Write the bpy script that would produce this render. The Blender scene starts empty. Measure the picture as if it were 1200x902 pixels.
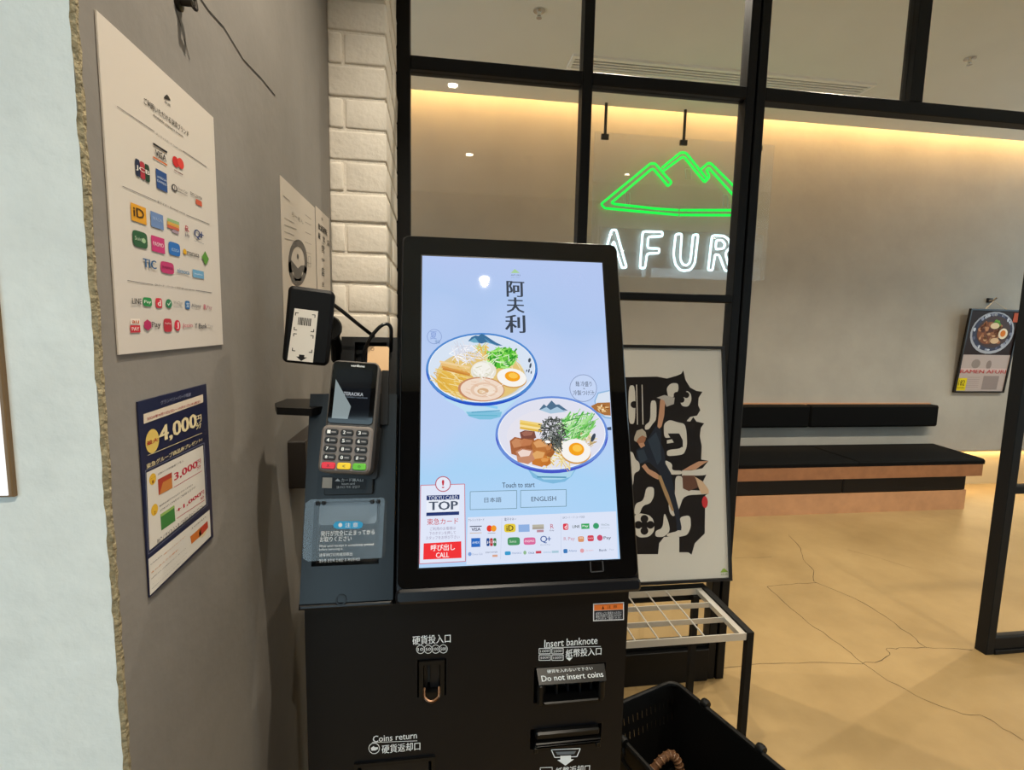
import bpy, math, random
from math import sin, cos, pi, radians
from mathutils import Vector as V, Matrix

# ------------------------------------------------------------------ camera, world, exposure
scene = bpy.context.scene
COL = scene.collection
H = 1.55                                    # camera height
FPX = 609.2                                 # focal length in pixels of the 1200x902 frame
YAW, PITCH, ROLL = 0.144755, 0.115193, -0.021213
_f = V((sin(YAW)*cos(PITCH), cos(YAW)*cos(PITCH), -sin(PITCH)))
_r = V((cos(YAW), -sin(YAW), 0))
_d = _f.cross(_r)
RT = _r*cos(ROLL) + _d*sin(ROLL)
DN = _d*cos(ROLL) - _r*sin(ROLL)
FW = _f
EYE = V((0, 0, H))
cam_d = bpy.data.cameras.new('camera'); cam_d.sensor_fit = 'HORIZONTAL'; cam_d.sensor_width = 36
cam_d.lens = FPX/1200*36; cam_d.clip_start = .02
cam = bpy.data.objects.new('camera', cam_d); COL.objects.link(cam)
mw = Matrix((( RT.x, -DN.x, -FW.x, 0), (RT.y, -DN.y, -FW.y, 0), (RT.z, -DN.z, -FW.z, H), (0, 0, 0, 1)))
cam.matrix_world = mw
scene.camera = cam
w = bpy.data.worlds.new('daylight'); scene.world = w; w.use_nodes = True
bg = w.node_tree.nodes['Background']; bg.inputs[0].default_value = (.64, .87, 1, 1); bg.inputs[1].default_value = 2.6
scene.view_settings.view_transform = 'Standard'; scene.view_settings.look = 'None'
scene.view_settings.exposure = 0; scene.view_settings.gamma = 1; scene.view_settings.use_curve_mapping = False
WARM = (1, .60, .25); SOFT = (1, .89, .72)
DOWN_W, COVE_W, BASE_W = 38, 25, 5          # lamp powers

def ray(x, y): return RT*((x-600)/FPX) + DN*((y-451)/FPX) + FW
def hit(x, y, o, n):
    d = ray(x, y); return EYE + d*((V(o)-EYE).dot(V(n))/d.dot(V(n)))
def onY(x, y, Y): return hit(x, y, (0, Y, 0), (0, 1, 0))
def onX(x, y, X): return hit(x, y, (X, 0, 0), (1, 0, 0))
def onZ(x, y, Z): return hit(x, y, (0, 0, Z), (0, 0, 1))

# ------------------------------------------------------------------ materials
def lin(c):
    c /= 255; return c/12.92 if c <= .04045 else ((c+.055)/1.055)**2.4
def rgb(h):
    h = h.lstrip('#'); return tuple(lin(int(h[i:i+2], 16)) for i in (0, 2, 4)) + (1,)
MATS = {}
def mat(key, col, rough=.6, metal=0, spec=.5, emit=0, noise=0, nscale=20, bump=0, bscale=60, col2=None, coat=0):
    if key in MATS: return MATS[key]
    m = bpy.data.materials.new(key); m.use_nodes = True; nt = m.node_tree; b = nt.nodes['Principled BSDF']
    c = rgb(col)
    b.inputs['Base Color'].default_value = c; b.inputs['Roughness'].default_value = rough
    b.inputs['Metallic'].default_value = metal; b.inputs['Specular IOR Level'].default_value = spec
    b.inputs['Coat Weight'].default_value = coat
    if emit:
        b.inputs['Emission Color'].default_value = c; b.inputs['Emission Strength'].default_value = emit
        b.inputs['Base Color'].default_value = (0.003, .003, .003, 1)
    if noise:
        tc = nt.nodes.new('ShaderNodeTexCoord'); n1 = nt.nodes.new('ShaderNodeTexNoise'); n1.inputs['Scale'].default_value = nscale
        n1.inputs['Detail'].default_value = 8; n1.inputs['Roughness'].default_value = .62
        rp = nt.nodes.new('ShaderNodeValToRGB'); rp.color_ramp.elements[0].position = .3; rp.color_ramp.elements[1].position = .72
        c2 = rgb(col2) if col2 else tuple(min(1, x*(1+noise)) for x in c[:3]) + (1,)
        rp.color_ramp.elements[0].color = tuple(x*(1-noise) for x in c[:3]) + (1,) if not col2 else c
        rp.color_ramp.elements[1].color = c2
        nt.links.new(tc.outputs['Object'], n1.inputs['Vector']); nt.links.new(n1.outputs['Fac'], rp.inputs['Fac'])
        nt.links.new(rp.outputs['Color'], b.inputs['Base Color'])
    if bump:
        tc = nt.nodes.new('ShaderNodeTexCoord'); n2 = nt.nodes.new('ShaderNodeTexNoise'); n2.inputs['Scale'].default_value = bscale
        n2.inputs['Detail'].default_value = 6
        bp = nt.nodes.new('ShaderNodeBump'); bp.inputs['Strength'].default_value = bump; bp.inputs['Distance'].default_value = .01
        nt.links.new(tc.outputs['Object'], n2.inputs['Vector']); nt.links.new(n2.outputs['Fac'], bp.inputs['Height'])
        nt.links.new(bp.outputs['Normal'], b.inputs['Normal'])
    MATS[key] = m; return m
def pr(h): return mat('ink_'+h, h, rough=.55, spec=.2)              # printed ink
def em(h): return mat('screen_'+h, h, rough=.02, emit=1.0, spec=.35)  # lit screen pixels
def em2(h): return mat('terminal_screen_'+h, h, rough=.05, emit=.6)
def glass(key, tint=(1, 1, 1), base=.05, haze=0, hazecol=(.8, .8, .8)):
    m = bpy.data.materials.new(key); m.use_nodes = True; nt = m.node_tree; nt.nodes.clear()
    out = nt.nodes.new('ShaderNodeOutputMaterial'); tr = nt.nodes.new('ShaderNodeBsdfTransparent'); tr.inputs[0].default_value = (*tint, 1)
    gl = nt.nodes.new('ShaderNodeBsdfGlossy'); gl.inputs['Roughness'].default_value = .01
    lw = nt.nodes.new('ShaderNodeLayerWeight'); pw = nt.nodes.new('ShaderNodeMath'); pw.operation = 'POWER'; pw.inputs[1].default_value = 5
    ma = nt.nodes.new('ShaderNodeMath'); ma.operation = 'MULTIPLY_ADD'; ma.inputs[1].default_value = .9; ma.inputs[2].default_value = base
    mx = nt.nodes.new('ShaderNodeMixShader')
    nt.links.new(lw.outputs['Facing'], pw.inputs[0]); nt.links.new(pw.outputs[0], ma.inputs[0]); nt.links.new(ma.outputs[0], mx.inputs[0])
    src = tr.outputs[0]
    if haze:
        df = nt.nodes.new('ShaderNodeBsdfDiffuse'); df.inputs[0].default_value = (*hazecol, 1)
        m2 = nt.nodes.new('ShaderNodeMixShader'); m2.inputs[0].default_value = haze
        nt.links.new(tr.outputs[0], m2.inputs[1]); nt.links.new(df.outputs[0], m2.inputs[2]); src = m2.outputs[0]
    nt.links.new(src, mx.inputs[1]); nt.links.new(gl.outputs[0], mx.inputs[2]); nt.links.new(mx.outputs[0], out.inputs[0])
    return m
PLASTER = mat('grey_plaster', '#827d77', rough=.85, noise=.1, nscale=5, bump=.06, bscale=60)
FARWALL = mat('grey_skim_plaster', '#a39f96', rough=.85, noise=.09, nscale=2.0, bump=.06, bscale=30)
WHITEPL = mat('rough_white_plaster', '#e3e6e2', rough=.9, noise=.06, nscale=14, bump=.3, bscale=30)
CEIL = mat('ceiling_paint', '#e4e5dc', rough=.9, noise=.03, nscale=3)
DARKWALL = mat('dark_entrance_wall', '#4a443e', rough=.8, noise=.08, nscale=4)
FLOOR = mat('polished_concrete', '#8a724b', rough=.38, noise=1, nscale=1.7, col2='#a68c60', bump=.05, bscale=25)
BRICKP = mat('painted_brick', '#e4dccf', rough=.75, noise=.04, nscale=14, bump=.25, bscale=70)
MORTAR = mat('painted_mortar', '#ddd5c8', rough=.9, bump=.3, bscale=120)
FRAME = mat('black_steel', '#09090a', rough=.5, spec=.25)
GLASS = glass('window_glass', base=.055)
ACRYL = glass('clear_acrylic', base=.04, haze=.10, hazecol=(.85, .9, .9))
ACRYL2 = glass('frosted_acrylic', base=.04, haze=.14, hazecol=(.85, .9, .95))
FLAPG = glass('flap_acrylic', base=.03, haze=.008, hazecol=(.8, .9, .95))
KBODY = mat('satin_black_metal', '#090b10', rough=.33, spec=.3)
KMOD = mat('slate_plastic', '#0e1419', rough=.3, spec=.4)
KGLOSS = mat('black_display_glass', '#060607', rough=.03, spec=.6)
KCHIN = mat('soft_black_plastic', '#0f1014', rough=.3, spec=.4)
BLKPL = mat('black_plastic', '#0a0a0b', rough=.33, spec=.35)
BLKMAT = mat('matte_black_plastic', '#080808', rough=.6, spec=.25)
CAVITY = mat('black_inside', '#050506', rough=.8)
GREYPL = mat('grey_plastic', '#55524f', rough=.4)
SILVER = mat('brushed_aluminium', '#cfccc4', rough=.35, metal=.55)
WHITEINK = pr('#eef2f4')
WOOD = mat('pale_wood', '#b98a63', rough=.45, noise=.12, nscale=9)
LEATHER = mat('black_leather', '#050505', rough=.8, spec=.12)
LEATHER2 = mat('brown_black_leather', '#17110e', rough=.5, spec=.3)
BASEB = mat('cream_board', '#c9b48c', rough=.6)
WHITEPL2 = mat('white_plastic', '#d5d2c8', rough=.5)
CHROME = mat('chrome', '#d8d8d8', rough=.12, metal=1)

# ------------------------------------------------------------------ mesh builder
WORLDPOS = {}
class MB:
    def __init__(s): s.v = []; s.f = []; s.m = []; s.mats = []
    def mi(s, m):
        if m not in s.mats: s.mats.append(m)
        return s.mats.index(m)
    def add(s, vs, fs, m):
        b = len(s.v); s.v += [V(p) for p in vs]; k = s.mi(m)
        for f in fs: s.f.append([b+i for i in f]); s.m.append(k)
        return s
    def box(s, lo, hi, m):
        x0, y0, z0 = lo; x1, y1, z1 = hi
        return s.add([(x0,y0,z0),(x1,y0,z0),(x1,y1,z0),(x0,y1,z0),(x0,y0,z1),(x1,y0,z1),(x1,y1,z1),(x0,y1,z1)],
                     [(3,2,1,0),(4,5,6,7),(0,1,5,4),(1,2,6,5),(2,3,7,6),(3,0,4,7)], m)
    def slab(s, fr, u0, v0, u1, v1, w0, w1, m, r=0, e=0, seg=4):
        """rounded-corner plate in a frame, front at w1 with a chamfer e"""
        o, u, v, n = fr
        def ring(ins, ww):
            rr = max(r-ins, 0); a0, b0, a1, b1 = u0+ins, v0+ins, u1-ins, v1-ins; pts = []
            if r <= 0: pts = [(a0,b0),(a1,b0),(a1,b1),(a0,b1)]
            else:
                for cx, cy, st in ((a0+rr,b0+rr,pi),(a1-rr,b0+rr,1.5*pi),(a1-rr,b1-rr,0),(a0+rr,b1-rr,.5*pi)):
                    for k in range(seg+1):
                        t = st + k/seg*pi/2; pts.append((cx+rr*cos(t), cy+rr*sin(t)))
            return [o+u*a+v*b+n*ww for a, b in pts]
        rings = [ring(0, w0), ring(0, w1-e)] + ([ring(e, w1)] if e else [])
        k = len(rings[0]); vs = sum(rings, []); fs = []
        for q in range(len(rings)-1):
            for i in range(k):
                j = (i+1) % k; fs.append((q*k+i, q*k+j, (q+1)*k+j, (q+1)*k+i))
        fs.append(tuple(range(k))[::-1]); fs.append(tuple(range((len(rings)-1)*k, len(rings)*k)))
        return s.add(vs, fs, m)
    def prism(s, fr, poly, w0, w1, m):
        o, u, v, n = fr; k = len(poly)
        vs = [o+u*a+v*b+n*w0 for a, b in poly] + [o+u*a+v*b+n*w1 for a, b in poly]
        fs = [tuple(range(k))[::-1], tuple(range(k, 2*k))] + [(i, (i+1) % k, k+(i+1) % k, k+i) for i in range(k)]
        return s.add(vs, fs, m)
    def ring(s, fr, u0, v0, u1, v1, t, w0, w1, m):
        """rectangular frame of bar width t"""
        s.slab(fr, u0, v0, u1, v0+t, w0, w1, m); s.slab(fr, u0, v1-t, u1, v1, w0, w1, m)
        s.slab(fr, u0, v0+t, u0+t, v1-t, w0, w1, m); s.slab(fr, u1-t, v0+t, u1, v1-t, w0, w1, m); return s
    def holes(s, fr, u0, v0, u1, v1, hs, w0, w1, m):
        """plate with rectangular holes hs = [(a0,b0,a1,b1)]"""
        o, u, v, n = fr
        us = sorted({u0, u1, *[q for h in hs for q in (h[0], h[2])]}); vs_ = sorted({v0, v1, *[q for h in hs for q in (h[1], h[3])]})
        inh = lambda a, b: any(h[0] < a < h[2] and h[1] < b < h[3] for h in hs)
        idx = {}; vl = []
        def vid(i, j, k):
            if (i, j, k) not in idx: idx[(i, j, k)] = len(vl); vl.append(o+u*us[i]+v*vs_[j]+n*(w1 if k else w0))
            return idx[(i, j, k)]
        fs = []; nu, nv = len(us)-1, len(vs_)-1
        solid = [[not inh((us[i]+us[i+1])/2, (vs_[j]+vs_[j+1])/2) for j in range(nv)] for i in range(nu)]
        g = lambda i, j: 0 <= i < nu and 0 <= j < nv and solid[i][j]
        for i in range(nu):
            for j in range(nv):
                if not solid[i][j]: continue
                fs.append((vid(i,j,1), vid(i+1,j,1), vid(i+1,j+1,1), vid(i,j+1,1)))
                fs.append((vid(i,j+1,0), vid(i+1,j+1,0), vid(i+1,j,0), vid(i,j,0)))
                if not g(i-1,j): fs.append((vid(i,j,0), vid(i,j,1), vid(i,j+1,1), vid(i,j+1,0)))
                if not g(i+1,j): fs.append((vid(i+1,j,1), vid(i+1,j,0), vid(i+1,j+1,0), vid(i+1,j+1,1)))
                if not g(i,j-1): fs.append((vid(i,j,0), vid(i+1,j,0), vid(i+1,j,1), vid(i,j,1)))
                if not g(i,j+1): fs.append((vid(i,j+1,1), vid(i+1,j+1,1), vid(i+1,j+1,0), vid(i,j+1,0)))
        return s.add(vl, fs, m)
    def tube(s, pts, r, m, seg=8, closed=False):
        pts = [V(p) for p in pts]; n = len(pts); vs = []; fs = []; prev = None
        for i, p in enumerate(pts):
            a = pts[(i-1) % n] if closed or i else p; b = pts[(i+1) % n] if closed or i < n-1 else p
            d = (b-a).normalized()
            if prev is None: x = d.orthogonal().normalized()
            else:
                x = prev - d*prev.dot(d); x = x.normalized() if x.length > 1e-6 else d.orthogonal().normalized()
            prev = x; y = d.cross(x)
            vs += [p + x*(r*cos(2*pi*k/seg)) + y*(r*sin(2*pi*k/seg)) for k in range(seg)]
        for i in range(n if closed else n-1):
            j = (i+1) % n
            for k in range(seg): l = (k+1) % seg; fs.append((i*seg+k, i*seg+l, j*seg+l, j*seg+k))
        if not closed: fs += [tuple(range(seg))[::-1], tuple(range((n-1)*seg, n*seg))]
        return s.add(vs, fs, m)
    def lathe(s, prof, o, m, seg=20, ax=(0, 0, 1)):
        ax = V(ax).normalized(); x = ax.orthogonal().normalized(); y = ax.cross(x); o = V(o); vs = []; fs = []
        for r, z in prof: vs += [o + ax*z + x*(r*cos(2*pi*k/seg)) + y*(r*sin(2*pi*k/seg)) for k in range(seg)]
        for i in range(len(prof)-1):
            for k in range(seg): l = (k+1) % seg; fs.append((i*seg+k, i*seg+l, (i+1)*seg+l, (i+1)*seg+k))
        fs += [tuple(range(seg))[::-1], tuple(range((len(prof)-1)*seg, len(prof)*seg))]
        return s.add(vs, fs, m)
    def build(s, name, parent=None, smooth=True):
        xs = [p for p in s.v]
        c = V(((min(p.x for p in xs)+max(p.x for p in xs))/2, (min(p.y for p in xs)+max(p.y for p in xs))/2, min(p.z for p in xs)))
        me = bpy.data.meshes.new(name); me.from_pydata([p-c for p in xs], [], s.f)
        for m in s.mats: me.materials.append(m)
        me.polygons.foreach_set('material_index', s.m); me.update()
        if smooth:
            me.shade_smooth(); me.set_sharp_from_angle(angle=radians(32))
        o = bpy.data.objects.new(name, me); COL.objects.link(o)
        o.parent = parent; o.location = c - (WORLDPOS[parent.name] if parent else V((0, 0, 0)))
        WORLDPOS[o.name] = c
        return o
def smoothpath(pts, n=6):
    pts = [V(p) for p in pts]; out = []
    for i in range(len(pts)-1):
        p0, p1, p2, p3 = pts[max(i-1, 0)], pts[i], pts[i+1], pts[min(i+2, len(pts)-1)]
        for k in range(n):
            t = k/n; out.append(.5*((2*p1)+(p2-p0)*t+(2*p0-5*p1+4*p2-p3)*t*t+(3*p1-p0-3*p2+p3)*t**3))
    return out + [pts[-1]]
def thing(name, label, cat, loc, group=None):
    o = bpy.data.objects.new(name, None); COL.objects.link(o); o.location = loc; o.empty_display_size = .05
    WORLDPOS[o.name] = V(loc); o['label'] = label; o['category'] = cat
    if group: o['group'] = group
    return o
def tag(o, label, cat, group=None, kind=None):
    o['label'] = label
    if cat: o['category'] = cat
    if group: o['group'] = group
    if kind: o['kind'] = kind
    return o
def struct(o, label): o['kind'] = 'structure'; o['label'] = label; return o
def box(name, lo, hi, m, parent=None): return MB().box(lo, hi, m).build(name, parent, False)

# text outlines
_tc = bpy.data.curves.new('text_source', 'FONT'); _to = bpy.data.objects.new('text_source', _tc); COL.objects.link(_to)
_tcache = {}
def glyphs(body, bold=0):
    k = (body, bold)
    if k not in _tcache:
        _tc.body = body; _tc.offset = 0; _tc.resolution_u = 2; _tc.size = 1
        _to.update_tag(); bpy.context.view_layer.update()
        ev = _to.evaluated_get(bpy.context.evaluated_depsgraph_get()); me = ev.to_mesh()
        vs = [(p.co.x, p.co.y) for p in me.vertices]; fs = [tuple(p.vertices) for p in me.polygons]; ev.to_mesh_clear()
        x0, x1 = min(p[0] for p in vs), max(p[0] for p in vs); y0, y1 = min(p[1] for p in vs), max(p[1] for p in vs)
        _tcache[k] = ([((a-x0)/max(x1-x0, 1e-6), (b-y0)/max(y1-y0, 1e-6)) for a, b in vs], fs, bold/max(x1-x0, 1e-6))
    return _tcache[k]
class Flat(MB):
    """flat print on a plane; positions are read off the photograph and projected onto the plane"""
    def __init__(s, fr, base=.0004, step=.00012, cv=None): super().__init__(); s.fr = fr; s.base = base; s.step = step; s.cv = cv or (lambda x, y: (x, y))
    def ab(s, p):
        x, y = s.cv(*p); o, u, v, n = s.fr; P = hit(x, y, o, n)-o; return P.dot(u), P.dot(v)
    def put(s, abs_, faces, m, layer):
        o, u, v, n = s.fr; w_ = s.base+layer*s.step
        return s.add([o+u*a+v*b+n*w_ for a, b in abs_], faces, m)
    def poly(s, pts, m, layer=0): q = [s.ab(p) for p in pts]; return s.put(q, [tuple(range(len(q)))], m, layer)
    def ell(s, cx, cy, rx, ry, m, layer=0, rot=0, n=28, a0=0, a1=2*pi):
        return s.poly([(cx+rx*cos(t)*cos(rot)-ry*sin(t)*sin(rot), cy+rx*cos(t)*sin(rot)+ry*sin(t)*cos(rot)) for t in [a0+(a1-a0)*k/n for k in range(n)]], m, layer)
    def hoop(s, cx, cy, rx, ry, t, m, layer=0, n=32, t2=None):
        q = [s.ab((cx+rx*cos(2*pi*k/n), cy+ry*sin(2*pi*k/n))) for k in range(n)] + [s.ab((cx+(rx-t)*cos(2*pi*k/n), cy+(ry-(t2 or t))*sin(2*pi*k/n))) for k in range(n)]
        return s.put(q, [(k, (k+1) % n, n+(k+1) % n, n+k) for k in range(n)], m, layer)
    def box_ab(s, cx, cy, w_, h_):
        a0 = s.ab((cx-w_/2, cy))[0]; a1 = s.ab((cx+w_/2, cy))[0]; b0 = s.ab((cx, cy+h_/2))[1]; b1 = s.ab((cx, cy-h_/2))[1]; return a0, b0, a1, b1
    def rect(s, cx, cy, w_, h_, m, layer=0):
        a0, b0, a1, b1 = s.box_ab(cx, cy, w_, h_); return s.put([(a0,b0),(a1,b0),(a1,b1),(a0,b1)], [(0,1,2,3)], m, layer)
    def disc(s, cx, cy, w_, h_, m, layer=0, n=24, p=1):
        a0, b0, a1, b1 = s.box_ab(cx, cy, w_, h_); ca, cb, ra, rb = (a0+a1)/2, (b0+b1)/2, (a1-a0)/2, (b1-b0)/2
        f = lambda t: math.copysign(abs(t)**p, t)
        return s.put([(ca+ra*f(cos(2*pi*k/n)), cb+rb*f(sin(2*pi*k/n))) for k in range(n)], [tuple(range(n))], m, layer)
    def line(s, p, q, t, m, layer=0):
        dx, dy = q[0]-p[0], q[1]-p[1]; L = math.hypot(dx, dy) or 1; nx, ny = -dy/L*t/2, dx/L*t/2
        return s.poly([(p[0]+nx,p[1]+ny),(q[0]+nx,q[1]+ny),(q[0]-nx,q[1]-ny),(p[0]-nx,p[1]-ny)], m, layer)
    def outline(s, pts, t, m, layer=0):
        for i in range(len(pts)): s.line(pts[i], pts[(i+1) % len(pts)], t, m, layer)
        return s
    def text_ab(s, body, a0, b0, a1, b1, m, layer=0, bold=0):
        vs, fs, sh = glyphs(body, bold)
        for q, dx in enumerate((-sh, sh, 0) if sh > 0 else (0,)): s.put([(a0+(a1-a0)*(x+dx), b0+(b1-b0)*y) for x, y in vs], fs, m, layer+q*.22)
        return s
    def text(s, body, lb, rt, m, layer=1, bold=0):
        if abs(s.fr[3].x) < .5:
            mx, my = (lb[0]+rt[0])/2, (lb[1]+rt[1])/2; a0, b0, a1, b1 = s.box_ab(mx, my, rt[0]-lb[0], lb[1]-rt[1])
        else: (a0, b0), (a1, b1) = s.ab(lb), s.ab(rt)
        return s.text_ab(body, a0, b0, a1, b1, m, layer, bold)
    def tc(s, body, cx, cy, w_, h_, m, layer=1, bold=0):
        a0, b0, a1, b1 = s.box_ab(cx, cy, w_, h_); return s.text_ab(body, a0, b0, a1, b1, m, layer, bold)
    def done(s, name, parent): return s.build(name, parent, False)
X_, Y_, Z_ = V((1, 0, 0)), V((0, 1, 0)), V((0, 0, 1))
def zoom(x0, y0, sc): return lambda x, y: (x0+x/sc, y0+y/sc)

# ------------------------------------------------------------------ the setting
WLX, GY, FARY, CZ, CZ2 = -.30, 2.0, 4.45, 3.0, 3.33
fl = struct(box('floor', (-3.2, -2.1, -.06), (6.9, 4.62, 0), FLOOR), 'polished beige concrete floor with hairline cracks')
cz = zoom(840, 580, 2.8)
CRACK = mat('crack_dark', '#4a3c28', rough=.9)
for pts, t in (([(235,130),(275,175),(285,210),(318,250),(315,275),(325,287),(420,325),(510,370),(560,405),(630,455),(685,500)], .005),
            ([(165,300),(240,292),(325,287)], .004), ([(165,300),(215,345),(300,420),(370,465),(420,505),(480,552),(560,607),(650,657),(730,690),(810,718),(870,722),(940,765),(1010,808)], .0045),
            ([(10,570),(115,555),(230,552),(350,550),(470,552),(540,545),(565,522),(558,502),(600,503),(685,500),(760,503),(840,508)], .0045),
            ([(430,180),(530,205),(640,240)], .003), ([(60,207),(180,203)], .003)):
    P = [onZ(*cz(*p), 0) for p in pts]; rnd = random.Random(len(pts)); Q = [P[0]]
    for a, b in zip(P, P[1:]):
        for k in range(1, 4): Q.append(a.lerp(b, k/3) + V((rnd.uniform(-.006, .006), rnd.uniform(-.006, .006), 0)))
    m = MB(); L = []; 
    for i, p in enumerate(Q):
        d = (Q[min(i+1, len(Q)-1)]-Q[max(i-1, 0)]).normalized(); nrm = V((-d.y, d.x, 0)); tt = t*rnd.uniform(.4, 1)/2
        L += [p+nrm*tt+Z_*.0006, p-nrm*tt+Z_*.0006]
    m.add(L, [(2*i, 2*i+1, 2*i+3, 2*i+2) for i in range(len(Q)-1)], CRACK).build('crack', fl, False)

wl = struct(box('wall_left', (-3.2, .5155, 0), (WLX, 2.0, CZ), PLASTER), 'grey plaster wall beside the ticket kiosk')
m = MB(); m.box((-3.2, .511, 0), (WLX-.002, .515, CZ), WHITEPL); struct(m.build('wall_entrance', None, False), 'rough white plaster wall end at the left edge')
# ragged ochre corner bead between the two
rnd = random.Random(4); L = []; n = 260
for i in range(n):
    z = CZ*i/(n-1); L += [V((WLX+.0012, .5150+rnd.uniform(.0006, .0035), z)), V((WLX+.001+rnd.uniform(0, .001), .5125, z)), V((WLX-.0005-rnd.uniform(0, .0022), .5104, z))]
m = MB(); m.add(L, [f for i in range(n-1) for f in ((3*i, 3*i+3, 3*i+4, 3*i+1), (3*i+1, 3*i+4, 3*i+5, 3*i+2))], mat('ochre_plaster_edge', '#968a6c', rough=.9, noise=.35, nscale=160, bump=.6, bscale=200))
struct(m.build('trim_1', None, False), 'ragged ochre plaster corner edge')
# cracks in the left wall
for pts in ([(233,-4),(244,12),(262,32),(285,70),(306,92),(322,112)], [(205,8),(214,40),(222,70)]):
    P = [onX(*p, WLX) for p in pts]; L = []
    for p in P: L += [p+V((.0006, 0, .0012)), p+V((.0006, 0, -.0012))]
    MB().add(L, [(2*i, 2*i+1, 2*i+3, 2*i+2) for i in range(len(P)-1)], mat('wall_crack', '#2c2823', rough=.9)).build('crack', wl, False)
# far wall with a recessed lit base, cove above
struct(box('wall_back', (-3.2, FARY, .385), (6.9, FARY+.15, 4.05), FARWALL), 'grey plaster far wall washed by warm cove light')
struct(box('baseboard_back', (-3.2, FARY+.09, 0), (6.9, FARY+.16, .385), BASEB), 'recessed cream baseboard under the far wall')
struct(MB().holes((V((6.75, 0, 0)), -Y_, Z_, -X_), -FARY, 0, 2.1, 4.05, [(-4.0, 1.2, -2.3, 3.2)], -.15, 0, FARWALL).build('wall_right', None, False), 'side wall out to the right with a high opening added for ceiling light')  # hole is added so daylight grazes the inner ceiling
struct(MB().holes((V((-3.2, 0, 0)), Y_, Z_, X_), -2.1, 0, FARY, 4.05, [(2.35, .05, 4.2, 3.15)], -.15, 0, DARKWALL).build('wall_side', None, False), 'side wall behind the pillar with an unseen opening added for daylight')  # hole added out of view to bring cool daylight onto the ceiling
struct(box('ceiling', (-3.2, -2.1, CZ), (6.9, GY, CZ+.35), CEIL), 'pale ceiling above the kiosk')
c2 = struct(box('ceiling_inner', (-3.2, GY, CZ2), (6.9, 4.30, CZ2+.06), CEIL), 'pale grey ceiling of the inner hall')
struct(box('ceiling_cove', (-3.2, 4.12, 3.98), (6.9, FARY, 4.05), CEIL), 'top of the lit ceiling cove')
struct(box('trim_2', (-3.2, 4.12, CZ2+.06), (6.9, 4.15, 3.98), CEIL), 'inner board of the ceiling cove')
struct(box('trim_3', (-.142, GY, CZ), (6.75, GY+.055, CZ2), FRAME), 'black header above the glazing')
m = MB(); fb = (V((0, -2.0, 0)), X_, Z_, -Y_)
m.holes(fb, -3.2, 0, 6.9, CZ, [(-3.0, .05, -.36, 2.8), (4.2, .05, 6.6, 2.8)], 0, .1, DARKWALL); struct(m.build('wall_front', None, False), 'dark entrance wall behind the viewer with a daylight opening and one added for more light')  # right-hand opening is added for more daylight on the ceiling
struct(box('ground', (-9, -12, -.12), (9, -2.1, -.06), mat('pavement', '#c4c4c0', rough=.9, noise=.08)), 'grey pavement outside the entrance')

# white brick pillar
pil = MB(); pil.box((-3.2, 1.584, 0), (-.148, 1.999, CZ), MORTAR)
pil = struct(pil.build('wall_brick', None, False), 'white painted brick pillar beside the black glazing')
def brick_mesh(sx, sy, sz, seed):
    import bmesh
    rd = random.Random(seed); bm = bmesh.new(); bmesh.ops.create_cube(bm, size=1)
    for v in bm.verts: v.co = V((v.co.x*sx, v.co.y*sy, v.co.z*sz))
    bmesh.ops.bevel(bm, geom=list(bm.edges), offset=.0065, segments=2, affect='EDGES', profile=.6)
    for v in bm.verts: v.co += V((rd.uniform(-1, 1), rd.uniform(-1, 1), rd.uniform(-1, 1)))*.0013
    me = bpy.data.meshes.new('brick'); bm.to_mesh(me); bm.free(); me.materials.append(BRICKP); me.shade_smooth(); return me
JOINT, CH = .0065, .0851
def brick_set(x0, x1, y0, y1):
    return [(brick_mesh(x1-x0, y1-y0, CH-JOINT, s), (x0+x1)/2, (y0+y1)/2) for s in range(3)]
SA = [brick_set(-.302, -.144, 1.58, 1.685), brick_set(-.244, -.144, 1.692, 1.998)]
SB = [brick_set(-.302, -.263, 1.58, 1.70), brick_set(-.257, -.144, 1.58, 1.79), brick_set(-.244, -.144, 1.797, 1.998)]
z = 2.339-27*CH; k = 0; rnd = random.Random(9)
while z < CZ-.09:
    if z > -.01:
        for st in ((SB, SA)[k % 2]):
            me, cx, cy = st[rnd.randrange(3)]
            o = bpy.data.objects.new('brick', me); COL.objects.link(o); o.parent = pil
            o.location = V((cx+rnd.uniform(-.001, .0015), cy+rnd.uniform(-.0015, .001), z+CH/2)) - WORLDPOS[pil.name]
            o.rotation_euler = (rnd.uniform(-.006, .006), rnd.uniform(-.006, .006), rnd.uniform(-.008, .008))
    z += CH; k += 1

# glazing
gz = struct(thing('window_1', 'black steel framed glazing behind the kiosk', 'window', (.55, GY, 0)), 'black steel framed glazing behind the kiosk')
def bar(name, x0, x1, z0, z1, par, y0=GY, y1=GY+.055): 
    fr = (V((0, y1, 0)), X_, Z_, -Y_); return MB().slab(fr, x0, z0, x1, z1, 0, y1-y0, FRAME, e=.003).build(name, par, False)
def pane(x0, x1, z0, z1, par): return MB().box((x0, GY+.024, z0), (x1, GY+.030, z1), GLASS).build('pane', par, False)
bar('mullion', -.155, -.098, 0, CZ, gz); bar('mullion', .534, .573, .17, CZ, gz)
bar('mullion', 1.194, 1.231, 0, CZ, gz); bar('mullion', 1.237, 1.274, 0, CZ, gz, GY-.004)
bar('mullion', 1.231, 1.237, 0, CZ, gz, GY+.012)
bar('transom', -.098, .534, 2.448, 2.494, gz); bar('transom', .573, 1.194, 2.448, 2.494, gz); bar('transom', 1.274, 2.70, 2.446, 2.497, gz)
bar('transom', -.098, .534, 1.658, 1.689, gz); bar('transom', .573, 1.194, 1.658, 1.689, gz)
bar('bottom_rail', -.098, 1.194, 0, .15, gz, GY-.01); bar('bottom_rail', -.098, 1.194, .15, .185, gz, GY+.012, GY+.045)
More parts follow.
